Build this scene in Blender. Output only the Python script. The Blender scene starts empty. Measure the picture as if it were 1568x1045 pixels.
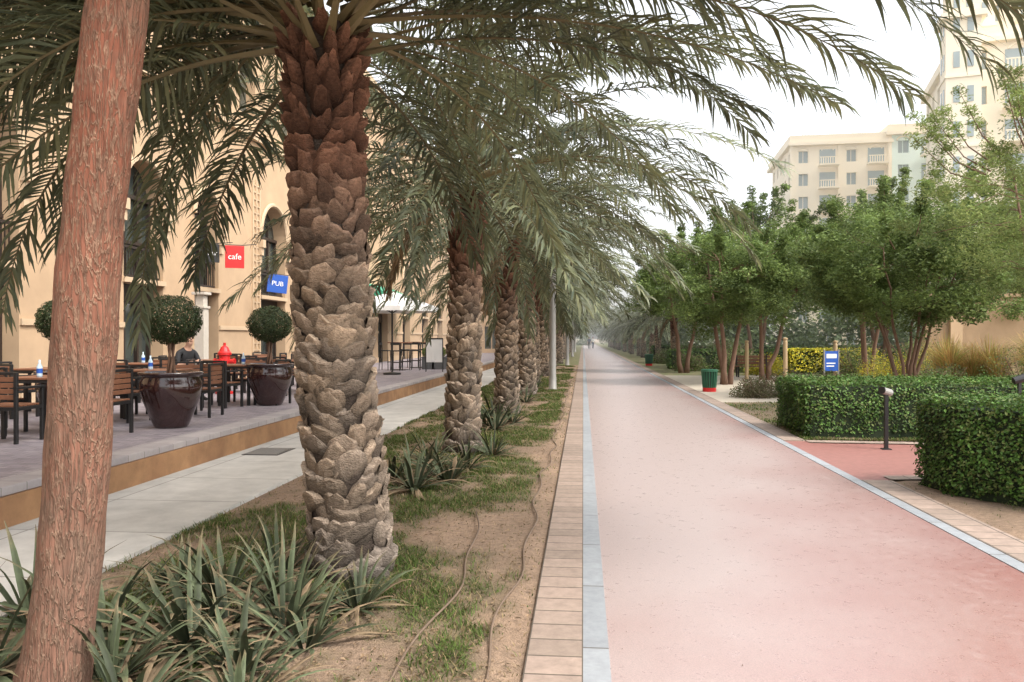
import bpy, math, random
import numpy as np
from mathutils import Vector, noise as mnoise
rnd=random.Random(7)
S=bpy.context.scene
D=bpy.data
def link(o,parent=None):
    S.collection.objects.link(o)
    if parent: o.parent=parent
    return o
def empty(name,loc=(0,0,0)):
    e=D.objects.new(name,None); e.location=loc; e.empty_display_size=.3
    return link(e)
# ---------------------------------------------------------------- materials
def mat(name,col=(.5,.5,.5),rough=.7,var=.15,vscale=6,bump=0,bscale=40,attr=False,transl=0,metal=0,spec=.5,stretch=None,col2=None,c2scale=3,c2lo=.4,c2hi=.6,coat=0):
    m=D.materials.new(name); m.use_nodes=True
    n=m.node_tree.nodes; l=m.node_tree.links
    b=n['Principled BSDF']; out=n['Material Output']
    tc=n.new('ShaderNodeTexCoord'); vec=tc.outputs['Object']
    if stretch:
        mp=n.new('ShaderNodeMapping'); mp.inputs['Scale'].default_value=stretch
        l.new(vec,mp.inputs['Vector']); vec=mp.outputs['Vector']
    if attr:
        a=n.new('ShaderNodeAttribute'); a.attribute_name='Col'; c=a.outputs['Color']
    else:
        r=n.new('ShaderNodeRGB'); r.outputs[0].default_value=(*col,1); c=r.outputs[0]
    if col2:
        t=n.new('ShaderNodeTexNoise'); t.inputs['Scale'].default_value=c2scale; t.inputs['Detail'].default_value=6
        l.new(vec,t.inputs['Vector'])
        mr=n.new('ShaderNodeMapRange'); mr.inputs[1].default_value=c2lo; mr.inputs[2].default_value=c2hi
        l.new(t.outputs['Fac'],mr.inputs[0])
        mx=n.new('ShaderNodeMix'); mx.data_type='RGBA'; l.new(mr.outputs[0],mx.inputs[0]); l.new(c,mx.inputs[6]); mx.inputs[7].default_value=(*col2,1); c=mx.outputs[2]
    if var:
        t=n.new('ShaderNodeTexNoise'); t.inputs['Scale'].default_value=vscale; t.inputs['Detail'].default_value=8; t.inputs['Roughness'].default_value=.65
        l.new(vec,t.inputs['Vector'])
        mr=n.new('ShaderNodeMapRange'); mr.inputs[1].default_value=.25; mr.inputs[2].default_value=.75; mr.inputs[3].default_value=1-var; mr.inputs[4].default_value=1+var
        l.new(t.outputs['Fac'],mr.inputs[0])
        vm=n.new('ShaderNodeVectorMath'); vm.operation='SCALE'; l.new(c,vm.inputs[0]); l.new(mr.outputs[0],vm.inputs['Scale']); c=vm.outputs[0]
    l.new(c,b.inputs['Base Color'])
    b.inputs['Roughness'].default_value=rough; b.inputs['Metallic'].default_value=metal
    b.inputs['Specular IOR Level'].default_value=spec
    b.inputs['Coat Weight'].default_value=coat
    if bump:
        t=n.new('ShaderNodeTexNoise'); t.inputs['Scale'].default_value=bscale; t.inputs['Detail'].default_value=8
        l.new(vec,t.inputs['Vector'])
        bp=n.new('ShaderNodeBump'); bp.inputs['Strength'].default_value=bump; bp.inputs['Distance'].default_value=.02
        l.new(t.outputs['Fac'],bp.inputs['Height']); l.new(bp.outputs[0],b.inputs['Normal'])
    if transl:
        tr=n.new('ShaderNodeBsdfTranslucent'); l.new(c,tr.inputs[0])
        ms=n.new('ShaderNodeMixShader'); ms.inputs[0].default_value=transl
        l.new(b.outputs[0],ms.inputs[1]); l.new(tr.outputs[0],ms.inputs[2]); l.new(ms.outputs[0],out.inputs[0])
    return m
def brickmat(name,c1,c2,mortar,bw,rh,ms=.006,rough=.75,offset=.5,xoff=0,yoff=0,var=.12,vscale=9,rot=0,bump=.3):
    m=D.materials.new(name); m.use_nodes=True
    n=m.node_tree.nodes; l=m.node_tree.links; b=n['Principled BSDF']
    tc=n.new('ShaderNodeTexCoord'); mp=n.new('ShaderNodeMapping'); mp.inputs['Location'].default_value=(xoff,yoff,0); mp.inputs['Rotation'].default_value=(0,0,rot)
    l.new(tc.outputs['Object'],mp.inputs[0])
    br=n.new('ShaderNodeTexBrick'); br.offset=offset; br.squash=1
    for k,v in (('Scale',1),('Mortar Size',ms),('Mortar Smooth',.2),('Brick Width',bw),('Row Height',rh),('Bias',0)): br.inputs[k].default_value=v
    br.inputs['Color1'].default_value=(*c1,1); br.inputs['Color2'].default_value=(*c2,1); br.inputs['Mortar'].default_value=(*mortar,1)
    l.new(mp.outputs[0],br.inputs['Vector'])
    t=n.new('ShaderNodeTexNoise'); t.inputs['Scale'].default_value=vscale; t.inputs['Detail'].default_value=9; t.inputs['Roughness'].default_value=.7
    l.new(tc.outputs['Object'],t.inputs['Vector'])
    mr=n.new('ShaderNodeMapRange'); mr.inputs[1].default_value=.25; mr.inputs[2].default_value=.75; mr.inputs[3].default_value=1-var; mr.inputs[4].default_value=1+var
    l.new(t.outputs['Fac'],mr.inputs[0])
    vm=n.new('ShaderNodeVectorMath'); vm.operation='SCALE'; l.new(br.outputs['Color'],vm.inputs[0]); l.new(mr.outputs[0],vm.inputs['Scale'])
    l.new(vm.outputs[0],b.inputs['Base Color']); b.inputs['Roughness'].default_value=rough
    bp=n.new('ShaderNodeBump'); bp.inputs['Strength'].default_value=bump; bp.inputs['Distance'].default_value=.008; bp.invert=True
    l.new(br.outputs['Fac'],bp.inputs['Height']); l.new(bp.outputs[0],b.inputs['Normal'])
    return m
# ---------------------------------------------------------------- mesh helpers
def np_mesh(name,V,F,mats,col=None,smooth=False,parent=None,loc=(0,0,0),mi=None):
    V=np.asarray(V,dtype=np.float32); F=np.asarray(F,dtype=np.int32)
    me=D.meshes.new(name); k=F.shape[1]
    me.vertices.add(len(V)); me.vertices.foreach_set('co',V.ravel())
    me.loops.add(F.size); me.loops.foreach_set('vertex_index',F.ravel())
    me.polygons.add(len(F)); me.polygons.foreach_set('loop_start',np.arange(0,F.size,k,dtype=np.int32))
    me.polygons.foreach_set('use_smooth',np.full(len(F),bool(smooth)))
    for m in mats: me.materials.append(m)
    if mi is not None: me.polygons.foreach_set('material_index',np.asarray(mi,dtype=np.int32))
    me.update(calc_edges=True)
    if col is not None:
        ca=me.color_attributes.new('Col','FLOAT_COLOR','POINT')
        c=np.ones((len(V),4),dtype=np.float32); c[:,:3]=col; ca.data.foreach_set('color',c.ravel())
    o=D.objects.new(name,me); o.location=loc
    return link(o,parent)
class G:
    def __init__(s): s.v=[];s.f=[];s.m=[]
    def add(s,vs,fs,m=0):
        o=len(s.v); s.v+= [tuple(p) for p in vs]
        for f in fs: s.f.append(tuple(i+o for i in f)); s.m.append(m)
    def box(s,x0,x1,y0,y1,z0,z1,m=0):
        s.add([(x0,y0,z0),(x1,y0,z0),(x1,y1,z0),(x0,y1,z0),(x0,y0,z1),(x1,y0,z1),(x1,y1,z1),(x0,y1,z1)],
              [(0,3,2,1),(4,5,6,7),(0,1,5,4),(1,2,6,5),(2,3,7,6),(3,0,4,7)],m)
    def cyl(s,p0,p1,r0,r1=None,n=10,m=0,cap=True):
        r1=r0 if r1 is None else r1
        s.tube([p0,p1],[r0,r1],n,m,cap)
    def tube(s,pts,rad,n=8,m=0,cap=True):
        P=[Vector(p) for p in pts]; vs=[];fs=[]
        for i,p in enumerate(P):
            d=(P[min(i+1,len(P)-1)]-P[max(i-1,0)]).normalized()
            ref=Vector((0,0,1)) if abs(d.z)<.9 else Vector((1,0,0))
            if i==0: a=d.cross(ref).normalized()
            else:
                a=(a-d*a.dot(d)).normalized()
            b=d.cross(a)
            for k in range(n):
                t=2*math.pi*k/n; vs.append(p+(a*math.cos(t)+b*math.sin(t))*rad[i])
        for i in range(len(P)-1):
            for k in range(n):
                fs.append((i*n+k,i*n+(k+1)%n,(i+1)*n+(k+1)%n,(i+1)*n+k))
        if cap: fs.append(tuple(range(n))[::-1]); fs.append(tuple((len(P)-1)*n+k for k in range(n)))
        s.add(vs,fs,m)
    def lathe(s,prof,n=24,c=(0,0,0),m=0):
        vs=[];fs=[]
        for r,z in prof:
            for k in range(n):
                t=2*math.pi*k/n; vs.append((c[0]+r*math.cos(t),c[1]+r*math.sin(t),c[2]+z))
        for i in range(len(prof)-1):
            for k in range(n): fs.append((i*n+k,i*n+(k+1)%n,(i+1)*n+(k+1)%n,(i+1)*n+k))
        s.add(vs,fs,m)
    def build(s,name,mats,parent=None,loc=(0,0,0),smooth=False,bevel=0,rotz=0):
        me=D.meshes.new(name); me.from_pydata(s.v,[],s.f)
        for m in mats: me.materials.append(m)
        me.polygons.foreach_set('material_index',s.m)
        if smooth: me.polygons.foreach_set('use_smooth',[True]*len(s.f))
        me.update()
        o=D.objects.new(name,me); o.location=loc; o.rotation_euler=(0,0,rotz); link(o,parent)
        if bevel:
            b=o.modifiers.new('bevel','BEVEL'); b.width=bevel; b.segments=2; b.limit_method='ANGLE'
        return o
def inst(o,name,loc,rotz=0,scale=1,parent=None):
    n=D.objects.new(name,o.data); n.location=loc; n.rotation_euler=(0,0,rotz); n.scale=(scale,)*3 if not isinstance(scale,tuple) else scale
    for md in o.modifiers:
        if md.type=='BEVEL':
            b=n.modifiers.new('bevel','BEVEL'); b.width=md.width; b.segments=2; b.limit_method='ANGLE'
    return link(n,parent)
def norm(a): return a/np.maximum(np.linalg.norm(a,axis=-1,keepdims=True),1e-9)
def leaves(P,size,rng,up=.3,asp=.45,N=None):
    n=len(P)
    d=rng.normal(size=(n,3)); d=norm(d)
    nm=rng.normal(size=(n,3)); nm[:,2]=np.abs(nm[:,2])+up*2
    if N is not None: nm=nm*.6+N*1.2
    nm=norm(nm); d=norm(np.cross(nm,d)); w=np.cross(nm,d)
    sz=(size*rng.uniform(.6,1.3,n))[:,None]
    V=np.stack([P-d*sz*.5,P+w*sz*asp*.5+nm*sz*.06,P+d*sz*.5-nm*sz*.08,P-w*sz*asp*.5+nm*sz*.06],1).reshape(-1,3)
    F=np.arange(n*4).reshape(n,4)
    return V,F
# ---------------------------------------------------------------- world / light / camera
SUN_EL=52; SUN_AZ=118   # azimuth clockwise from +Y
w=D.worlds.new('World'); S.world=w; w.use_nodes=True
n=w.node_tree.nodes; l=w.node_tree.links
bg=n['Background']; sk=n.new('ShaderNodeTexSky'); sk.sky_type='NISHITA'; sk.sun_disc=False
sk.sun_elevation=math.radians(SUN_EL); sk.sun_rotation=math.radians(SUN_AZ); sk.dust_density=4; sk.air_density=1.2
hs=n.new('ShaderNodeHueSaturation'); hs.inputs['Saturation'].default_value=.2; hs.inputs['Value'].default_value=2.9
l.new(sk.outputs[0],hs.inputs['Color']); l.new(hs.outputs[0],bg.inputs[0]); bg.inputs[1].default_value=.15
sl=D.lights.new('sun','SUN'); sl.energy=1.8; sl.angle=math.radians(14); sl.color=(1,.92,.8)
so=D.objects.new('sun',sl); link(so)
sd=Vector((math.sin(math.radians(SUN_AZ))*math.cos(math.radians(SUN_EL)),math.cos(math.radians(SUN_AZ))*math.cos(math.radians(SUN_EL)),math.sin(math.radians(SUN_EL))))
so.rotation_euler=sd.to_track_quat('Z','Y').to_euler(); so.location=(20,30,40)
cam=D.cameras.new('camera'); co=D.objects.new('camera',cam); link(co); S.camera=co
cam.lens=27.55; cam.sensor_width=36; cam.clip_end=3000; cam.clip_start=.05
co.location=(0,0,1.6); co.rotation_euler=(math.radians(89.8),0,math.radians(5.19))
S.view_settings.view_transform='Standard'; S.view_settings.look='None'; S.view_settings.exposure=0; S.view_settings.gamma=1
# ---------------------------------------------------------------- materials list
M={}
M['sand']=mat('sandy_soil',(.36,.27,.19),.95,.25,3,.4,60,col2=(.26,.19,.13),c2scale=.7)
M['lawn']=mat('lawn_soil',attr=True,rough=.95,var=.38,vscale=25,bump=.8,bscale=90)
M['grey']=brickmat('kerb_grey',(.31,.325,.34),(.26,.275,.29),(.13,.12,.11),5,1.0,.008,.6,0,2.5,0,.2,14)
M['tan']=brickmat('paver_tan',(.34,.255,.205),(.255,.195,.155),(.1,.08,.06),.28,.215,.007,.8,0,0,0,.26,14)
M['walk']=brickmat('sidewalk',(.54,.52,.48),(.48,.46,.42),(.27,.25,.22),1.5,1.2,.01,.8,0,0,0,.22,3)
M['terr']=brickmat('terrace_paver',(.31,.27,.28),(.21,.18,.2),(.13,.11,.11),.2,.1,.005,.6,.5,0,0,.24,4)
M['cope']=brickmat('terrace_coping',(.39,.35,.34),(.31,.28,.28),(.19,.17,.16),.36,.3,.006,.6,0,0,0,.16,6)
M['ochre']=mat('ochre_render',(.35,.19,.09),.85,.25,4,.15,60,col2=(.26,.135,.065),c2scale=1.5)
M['wall']=mat('cream_stucco',(.45,.31,.19),.9,.12,1.5,.12,70)
M['wall2']=mat('cream_trim',(.5,.365,.235),.85,.08,3,.1,60)
M['frame']=mat('window_frame',(.03,.02,.016),.4,.1)
M['glass']=mat('window_glass',(.03,.037,.035),.06,.35,.8,spec=.6,col2=(.08,.09,.075),c2scale=.6)
M['dark']=mat('black_metal',(.018,.017,.017),.4,.1)
M['wood']=mat('teak_wood',(.2,.085,.045),.5,.25,10,.1,40,stretch=(1,6,1))
M['palmtrunk']=mat('palm_trunk_bark',attr=True,rough=.95,var=.45,vscale=32,bump=1.0,bscale=75,stretch=(1,1,1.8),spec=.2)
M['frond']=mat('palm_leaf',attr=True,rough=.5,var=.15,vscale=2,transl=.3,spec=.4)
M['leaf']=mat('tree_leaf',attr=True,rough=.55,var=0,transl=.4,spec=.3)
M['hleaf']=mat('hedge_leaf',attr=True,rough=.5,var=0,transl=.2,spec=.3)
M['agave']=mat('agave_leaf',attr=True,rough=.65,var=.4,vscale=14,transl=0,spec=.25)
M['grassb']=mat('grass_blade',attr=True,rough=.6,var=0,transl=.3,spec=.2)
M['brown']=mat('tree_bark_brown',(.18,.105,.07),.9,.35,14,.6,30,stretch=(1,1,.3))
M['pot']=mat('glazed_pot',(.03,.011,.01),.12,.4,5,coat=.6)
M['red']=mat('red_paint',(.55,.02,.02),.35,.08)
M['white']=mat('white_canvas',(.8,.79,.76),.7,.03)
M['greyp']=mat('grey_pole',(.28,.27,.25),.5,.06,metal=.2)
M['green']=mat('green_canvas',(.05,.28,.16),.7,.1)
M['blue']=mat('blue_sign',(.02,.09,.4),.4,.05)
M['stone']=mat('pale_stone',(.5,.45,.38),.8,.1,8,.2,40)
M['hose']=mat('drip_hose',(.16,.11,.075),.7,.2,20)
M['tower']=mat('pale_render',(.88,.78,.6),.9,.03,.3)  # far buildings: whitening by haze is put into the pale base colour
M['towerg']=mat('pale_glass',(.3,.36,.36),.25,.15,.3)
M['towert']=mat('pale_green_render',(.72,.84,.77),.9,.03,.3)
M['skin']=mat('skin',(.45,.26,.18),.6,.05)
M['cloth']=mat('black_cloth',(.02,.02,.022),.85,.1)
M['hair']=mat('hair',(.012,.009,.008),.6,.1)
M['cloth3']=mat('blue_denim',(.05,.07,.13),.85,.1)
def bark():
    m=D.materials.new('red_bark'); m.use_nodes=True; n=m.node_tree.nodes; l=m.node_tree.links; b=n['Principled BSDF']
    tc=n.new('ShaderNodeTexCoord'); mp=n.new('ShaderNodeMapping'); mp.inputs['Scale'].default_value=(1,1,.16); l.new(tc.outputs['Object'],mp.inputs[0])
    nz=n.new('ShaderNodeTexNoise'); nz.inputs['Scale'].default_value=9; nz.inputs['Detail'].default_value=6; l.new(mp.outputs[0],nz.inputs['Vector'])
    ad=n.new('ShaderNodeMix'); ad.data_type='VECTOR'; ad.inputs[0].default_value=.2; l.new(mp.outputs[0],ad.inputs[4]); l.new(nz.outputs['Color'],ad.inputs[5])
    vo=n.new('ShaderNodeTexVoronoi'); vo.feature='DISTANCE_TO_EDGE'; vo.inputs['Scale'].default_value=60; l.new(ad.outputs[1],vo.inputs['Vector'])
    mr=n.new('ShaderNodeMapRange'); mr.inputs[1].default_value=0; mr.inputs[2].default_value=.14; l.new(vo.outputs['Distance'],mr.inputs[0])
    mx=n.new('ShaderNodeMix'); mx.data_type='RGBA'; mx.inputs[6].default_value=(.36,.22,.145,1); mx.inputs[7].default_value=(.215,.082,.05,1); l.new(mr.outputs[0],mx.inputs[0])
    n2=n.new('ShaderNodeTexNoise'); n2.inputs['Scale'].default_value=4; n2.inputs['Detail'].default_value=8; n2.inputs['Roughness'].default_value=.7; l.new(tc.outputs['Object'],n2.inputs['Vector'])
    r2=n.new('ShaderNodeMapRange'); r2.inputs[1].default_value=.45; r2.inputs[2].default_value=.62; r2.inputs[4].default_value=.65; l.new(n2.outputs['Fac'],r2.inputs[0])
    m2=n.new('ShaderNodeMix'); m2.data_type='RGBA'; l.new(r2.outputs[0],m2.inputs[0]); l.new(mx.outputs[2],m2.inputs[6]); m2.inputs[7].default_value=(.18,.115,.08,1)
    sx=n.new('ShaderNodeSeparateXYZ'); l.new(tc.outputs['Object'],sx.inputs[0]); r3=n.new('ShaderNodeMapRange'); r3.inputs[1].default_value=2.4; r3.inputs[2].default_value=.6; r3.inputs[4].default_value=.4; l.new(sx.outputs['Z'],r3.inputs[0])
    m3=n.new('ShaderNodeMix'); m3.data_type='RGBA'; l.new(r3.outputs[0],m3.inputs[0]); l.new(m2.outputs[2],m3.inputs[6]); m3.inputs[7].default_value=(.22,.16,.12,1)
    n5=n.new('ShaderNodeTexNoise'); n5.inputs['Scale'].default_value=55; n5.inputs['Detail'].default_value=6; l.new(mp.outputs[0],n5.inputs['Vector'])
    r5=n.new('ShaderNodeMapRange'); r5.inputs[1].default_value=.3; r5.inputs[2].default_value=.7; r5.inputs[3].default_value=.65; r5.inputs[4].default_value=1.25; l.new(n5.outputs['Fac'],r5.inputs[0])
    v5=n.new('ShaderNodeVectorMath'); v5.operation='SCALE'; l.new(m3.outputs[2],v5.inputs[0]); l.new(r5.outputs[0],v5.inputs['Scale'])
    l.new(v5.outputs[0],b.inputs['Base Color']); b.inputs['Roughness'].default_value=.9; b.inputs['Specular IOR Level'].default_value=.2
    am=n.new('ShaderNodeMath'); am.operation='SUBTRACT'; l.new(n5.outputs['Fac'],am.inputs[0]); l.new(mr.outputs[0],am.inputs[1])
    bp=n.new('ShaderNodeBump'); bp.inputs['Strength'].default_value=.8; bp.inputs['Distance'].default_value=.012
    l.new(am.outputs[0],bp.inputs['Height']); l.new(bp.outputs[0],b.inputs['Normal'])
    return m
M['bark']=bark()
def pathmat():
    m=D.materials.new('red_track_surface'); m.use_nodes=True; n=m.node_tree.nodes; l=m.node_tree.links; b=n['Principled BSDF']
    tc=n.new('ShaderNodeTexCoord')
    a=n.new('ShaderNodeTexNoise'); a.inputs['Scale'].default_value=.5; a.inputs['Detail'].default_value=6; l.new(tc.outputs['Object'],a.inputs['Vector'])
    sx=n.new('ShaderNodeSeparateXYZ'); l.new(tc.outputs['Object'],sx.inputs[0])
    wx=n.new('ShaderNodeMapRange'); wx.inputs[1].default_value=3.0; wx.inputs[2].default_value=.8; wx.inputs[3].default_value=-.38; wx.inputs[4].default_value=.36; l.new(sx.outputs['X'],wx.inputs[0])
    wy=n.new('ShaderNodeMapRange'); wy.inputs[1].default_value=2.5; wy.inputs[2].default_value=12; wy.inputs[3].default_value=-.06; wy.inputs[4].default_value=.65; l.new(sx.outputs['Y'],wy.inputs[0])  # sky sheen and glow painted in: paler off the right edge and with distance
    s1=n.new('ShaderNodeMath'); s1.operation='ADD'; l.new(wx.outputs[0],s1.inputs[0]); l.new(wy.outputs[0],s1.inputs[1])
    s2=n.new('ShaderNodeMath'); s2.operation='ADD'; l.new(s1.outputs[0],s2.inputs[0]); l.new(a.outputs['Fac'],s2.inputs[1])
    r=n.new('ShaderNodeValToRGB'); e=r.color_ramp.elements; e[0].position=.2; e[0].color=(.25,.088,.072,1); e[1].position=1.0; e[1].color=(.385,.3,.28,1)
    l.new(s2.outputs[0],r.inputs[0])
    g=n.new('ShaderNodeTexNoise'); g.inputs['Scale'].default_value=140; g.inputs['Detail'].default_value=3; l.new(tc.outputs['Object'],g.inputs['Vector'])
    mr=n.new('ShaderNodeMapRange'); mr.inputs[1].default_value=.3; mr.inputs[2].default_value=.7; mr.inputs[3].default_value=.76; mr.inputs[4].default_value=1.24; l.new(g.outputs['Fac'],mr.inputs[0])
    vm=n.new('ShaderNodeVectorMath'); vm.operation='SCALE'; l.new(r.outputs[0],vm.inputs[0]); l.new(mr.outputs[0],vm.inputs['Scale'])
    s=n.new('ShaderNodeTexNoise'); s.inputs['Scale'].default_value=10; s.inputs['Detail'].default_value=10; s.inputs['Roughness'].default_value=.85; l.new(tc.outputs['Object'],s.inputs['Vector'])
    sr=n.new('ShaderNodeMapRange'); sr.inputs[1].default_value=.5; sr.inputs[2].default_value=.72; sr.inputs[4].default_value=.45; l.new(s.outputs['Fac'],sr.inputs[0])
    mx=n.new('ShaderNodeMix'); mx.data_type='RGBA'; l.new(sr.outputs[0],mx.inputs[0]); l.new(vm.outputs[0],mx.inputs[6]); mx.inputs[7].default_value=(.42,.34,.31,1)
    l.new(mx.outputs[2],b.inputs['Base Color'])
    rr=n.new('ShaderNodeMapRange'); rr.inputs[1].default_value=.35; rr.inputs[2].default_value=.65; rr.inputs[3].default_value=.24; rr.inputs[4].default_value=.4; l.new(s.outputs['Fac'],rr.inputs[0]); l.new(rr.outputs[0],b.inputs['Roughness'])
    bp=n.new('ShaderNodeBump'); bp.inputs['Strength'].default_value=.2; bp.inputs['Distance'].default_value=.003; l.new(g.outputs['Fac'],bp.inputs['Height']); l.new(bp.outputs[0],b.inputs['Normal'])
    b.inputs['Specular IOR Level'].default_value=1.0
    return m
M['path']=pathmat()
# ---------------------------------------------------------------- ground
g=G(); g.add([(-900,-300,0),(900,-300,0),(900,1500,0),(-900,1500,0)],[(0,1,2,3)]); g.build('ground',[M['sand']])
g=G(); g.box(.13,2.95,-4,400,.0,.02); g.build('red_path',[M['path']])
g=G(); g.box(0,.13,-4,400,0,.026); g.box(2.95,3.07,-4,400,0,.026); g.build('path_kerb',[M['grey']])
g=G(); g.box(-.28,0,-4,400,0,.03); g.build('paver_border',[M['tan']])
g=G(); g.box(3.07,3.4,-4,9.0,0,.03); g.box(3.07,3.4,12.4,400,0,.03); g.build('paver_border',[M['tan']])
g=G(); g.box(-4.72,-3.25,-6,160,0,.04); g.build('sidewalk',[M['walk']])
g=G(); g.box(-10.6,-5.08,-6,70,0,.36); g.build('terrace',[M['terr']])
g=G(); g.box(-5.08,-4.74,-6,70,.3,.375); g.build('terrace_coping',[M['cope']],bevel=.008)
g=G(); g.box(-5.07,-4.72,-6,70,0,.298); g.build('terrace_wall',[M['ochre']])
g=G(); g.add([(3.41,9.3,.016),(9.5,10.2,.016),(9.5,11.9,.016),(3.41,12.2,.016)],[(0,1,2,3)]); g.box(3.07,3.41,9.0,12.4,0,.018); g.build('side_path',[mat('side_path_red',(.28,.125,.105),.5,.22,12)])
g=G(); g.add([(3.41,12.2,.03),(9.5,11.9,.03),(9.5,12.1,.03),(3.41,12.45,.03)],[(0,1,2,3)]); g.add([(3.41,9.05,.03),(9.5,10.0,.03),(9.5,10.2,.03),(3.41,9.3,.03)],[(0,1,2,3)]); g.build('side_path_edging',[M['tan']])
g=G(); g.add([(3.42,19.8,.012),(26,19.8,.012),(26,34,.012),(3.42,34,.012)],[(0,1,2,3)]); g.build('plaza_paving',[mat('plaza',(.45,.39,.31),.85,.12,2)])
g=G(); g.box(-4.55,-4.05,10.1,10.75,.03,.046,0)
for i in range(9): g.box(-4.52,-4.08,10.14+i*.065,10.17+i*.065,.046,.052,1)
g.build('drain_grate',[M['dark'],M['greyp']])
def gmask(x,y):
    v=mnoise.fractal(Vector((x*1.1,y*.55,3.1)),1,2,4)*.95+.47
    v+=mnoise.noise(Vector((x*6,y*4,0)))*.42
    if x>-.6: v-=(x+.6)*3.2
    v-=.85*math.exp(-((y-6.2)/.5)**2)*max(0,min(1,(x+1.9)))
    v-=.55*math.exp(-((y-10.9)/.3)**2)*max(0,min(1,(x+1.6)))
    v-=.25*math.exp(-((y-3.2)/.6)**2)
    v-=.35*math.exp(-(((x+2.6)/.5)**2+((y-6.9)/.6)**2))
    v-=.3*max(0,min(1,(y-30)/10)) if y>30 else 0
    return max(0,min(1,v*1.6))
def lawn(name,x0,x1,y0,y1,step,mask,blades,seed,h=.043):
    nx=int((x1-x0)/step)+1; ny=int((y1-y0)/step)+1
    xs=np.linspace(x0,x1,nx); ys=np.linspace(y0,y1,ny)
    V=[];C=[]
    for y in ys:
        for x in xs:
            e=min(1,min(x-x0,x1-x)/.12)
            z=.008+e*(.02+.02*mnoise.noise(Vector((x*2,y*2,1)))+.008*mnoise.noise(Vector((x*9,y*9,5))))
            V.append((x,y,max(.006,z))); m=mask(x,y)*.8; k=.85+.3*mnoise.noise(Vector((x*1.5,y*1.5,9)))
            C.append(((.33*(1-m)+.09*m)*k,(.225*(1-m)+.085*m)*k,(.15*(1-m)+.035*m)*k))
    idx=np.arange(nx*ny).reshape(ny,nx)
    F=np.stack([idx[:-1,:-1],idx[:-1,1:],idx[1:,1:],idx[1:,:-1]],-1).reshape(-1,4)
    e=empty(name)
    np_mesh('soil',V,F,[M['lawn']],C,True,e)
    r=np.random.default_rng(seed); rr=random.Random(seed)
    P=[]
    while len(P)<blades:
        y=y0+(y1-y0)*rr.random()**2.1; x=rr.uniform(x0+.02,x1-.02)
        m=mask(x,y)
        if rr.random()<m*m+.035: P.append((x,y,m))
    P=np.array(P); nb=len(P); base=np.stack([P[:,0],P[:,1],np.full(nb,.02)],1)
    a=r.uniform(0,2*np.pi,nb); sc=(1+np.clip((P[:,1]-8)/8,0,3))
    hh=h*r.uniform(.4,1.3,nb)*(.5+.5*P[:,2]); wd=.003*r.uniform(.7,1.4,nb)*sc
    lean=r.uniform(.2,1.8,nb)*hh
    side=np.stack([np.cos(a),np.sin(a),np.zeros(nb)],1); fw=np.stack([-np.sin(a),np.cos(a),np.zeros(nb)],1)
    mid=base+fw*(lean*.3)[:,None]+np.array([0,0,1])*(hh*.6)[:,None]
    tip=base+fw*lean[:,None]+np.array([0,0,1])*hh[:,None]
    V=np.stack([base-side*wd[:,None],base+side*wd[:,None],mid+side*(wd*.8)[:,None],mid-side*(wd*.8)[:,None],tip+side*(wd*.15)[:,None],tip-side*(wd*.15)[:,None]],1).reshape(-1,3)
    i=np.arange(nb)*6
    F=np.concatenate([np.stack([i,i+1,i+2,i+3],1),np.stack([i+3,i+2,i+4,i+5],1)])
    dry=(r.random(nb)<(.2+.5*(1-P[:,2])))[:,None]
    c=np.where(dry,np.array([.28,.215,.11]),np.array([.10,.145,.035]))*r.uniform(.5,1.35,nb)[:,None]
    np_mesh('grass_blades',V,F,[M['grassb']],np.repeat(c,6,0),False,e)
lawn('lawn',-3.25,-.28,1.5,46,.07,gmask,190000,1)
def gm2(x,y): return max(0,min(1,.75+mnoise.noise(Vector((x*1.2,y*1.2,4)))*.8))
lawn('lawn',3.41,12,12.5,19.7,.15,gm2,30000,2)
def gm3(x,y): return max(0,min(1,.25+mnoise.noise(Vector((x*1.5,y*1.5,8)))*.8-(.5 if x<3.9 else 0)))
lawn('lawn',3.41,8,1.5,9.0,.15,gm3,14000,3)
g=G(); g.add([(-3.25,46,.01),(-.28,46,.01),(-.28,300,.01),(-3.25,300,.01)],[(0,1,2,3)]); g.add([(3.41,34.1,.01),(40,34.1,.01),(40,300,.01),(3.41,300,.01)],[(0,1,2,3)])
g.build('lawn',[mat('far_grass',(.1,.13,.04),.9,.3,2,.3,20,col2=(.2,.16,.09))])
g=G()
def hose(x,y0,y1,am,ph):
    pts=[(x+am*math.sin(y*1.3+ph)+.03*math.sin(y*4+ph),y,.048+.012*math.sin(y*3.1)) for y in np.arange(y0,y1,.12)]
    g.tube(pts,[.007]*len(pts),6)
hose(-.44,2,30,.03,0); hose(-.86,2,7.0,.08,1.4)
g.build('drip_hose',[M['hose']],smooth=True)
r=np.random.default_rng(5)
P=np.stack([r.uniform(-3.2,-.3,6500),1.8+r.random(6500)**1.6*16,np.full(6500,.042)],1)
V,F=leaves(P,.032,r,up=2); c=np.repeat(np.array([.26,.18,.11])*r.uniform(.3,1.5,(6500,1)),4,0)
np_mesh('leaf_litter',V,F,[M['grassb']],c)
P=np.stack([np.concatenate([.13+r.random(260)**2*2.8,2.95-r.random(160)**2*1.2]),2.2+r.random(420)**1.5*20,np.full(420,.025)],1)
V,F=leaves(P,.015,r,up=6,asp=.3); np_mesh('leaf_litter',V,F,[M['grassb']],np.repeat(np.array([.2,.13,.08])*r.uniform(.5,1.6,(420,1)),4,0))
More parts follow.
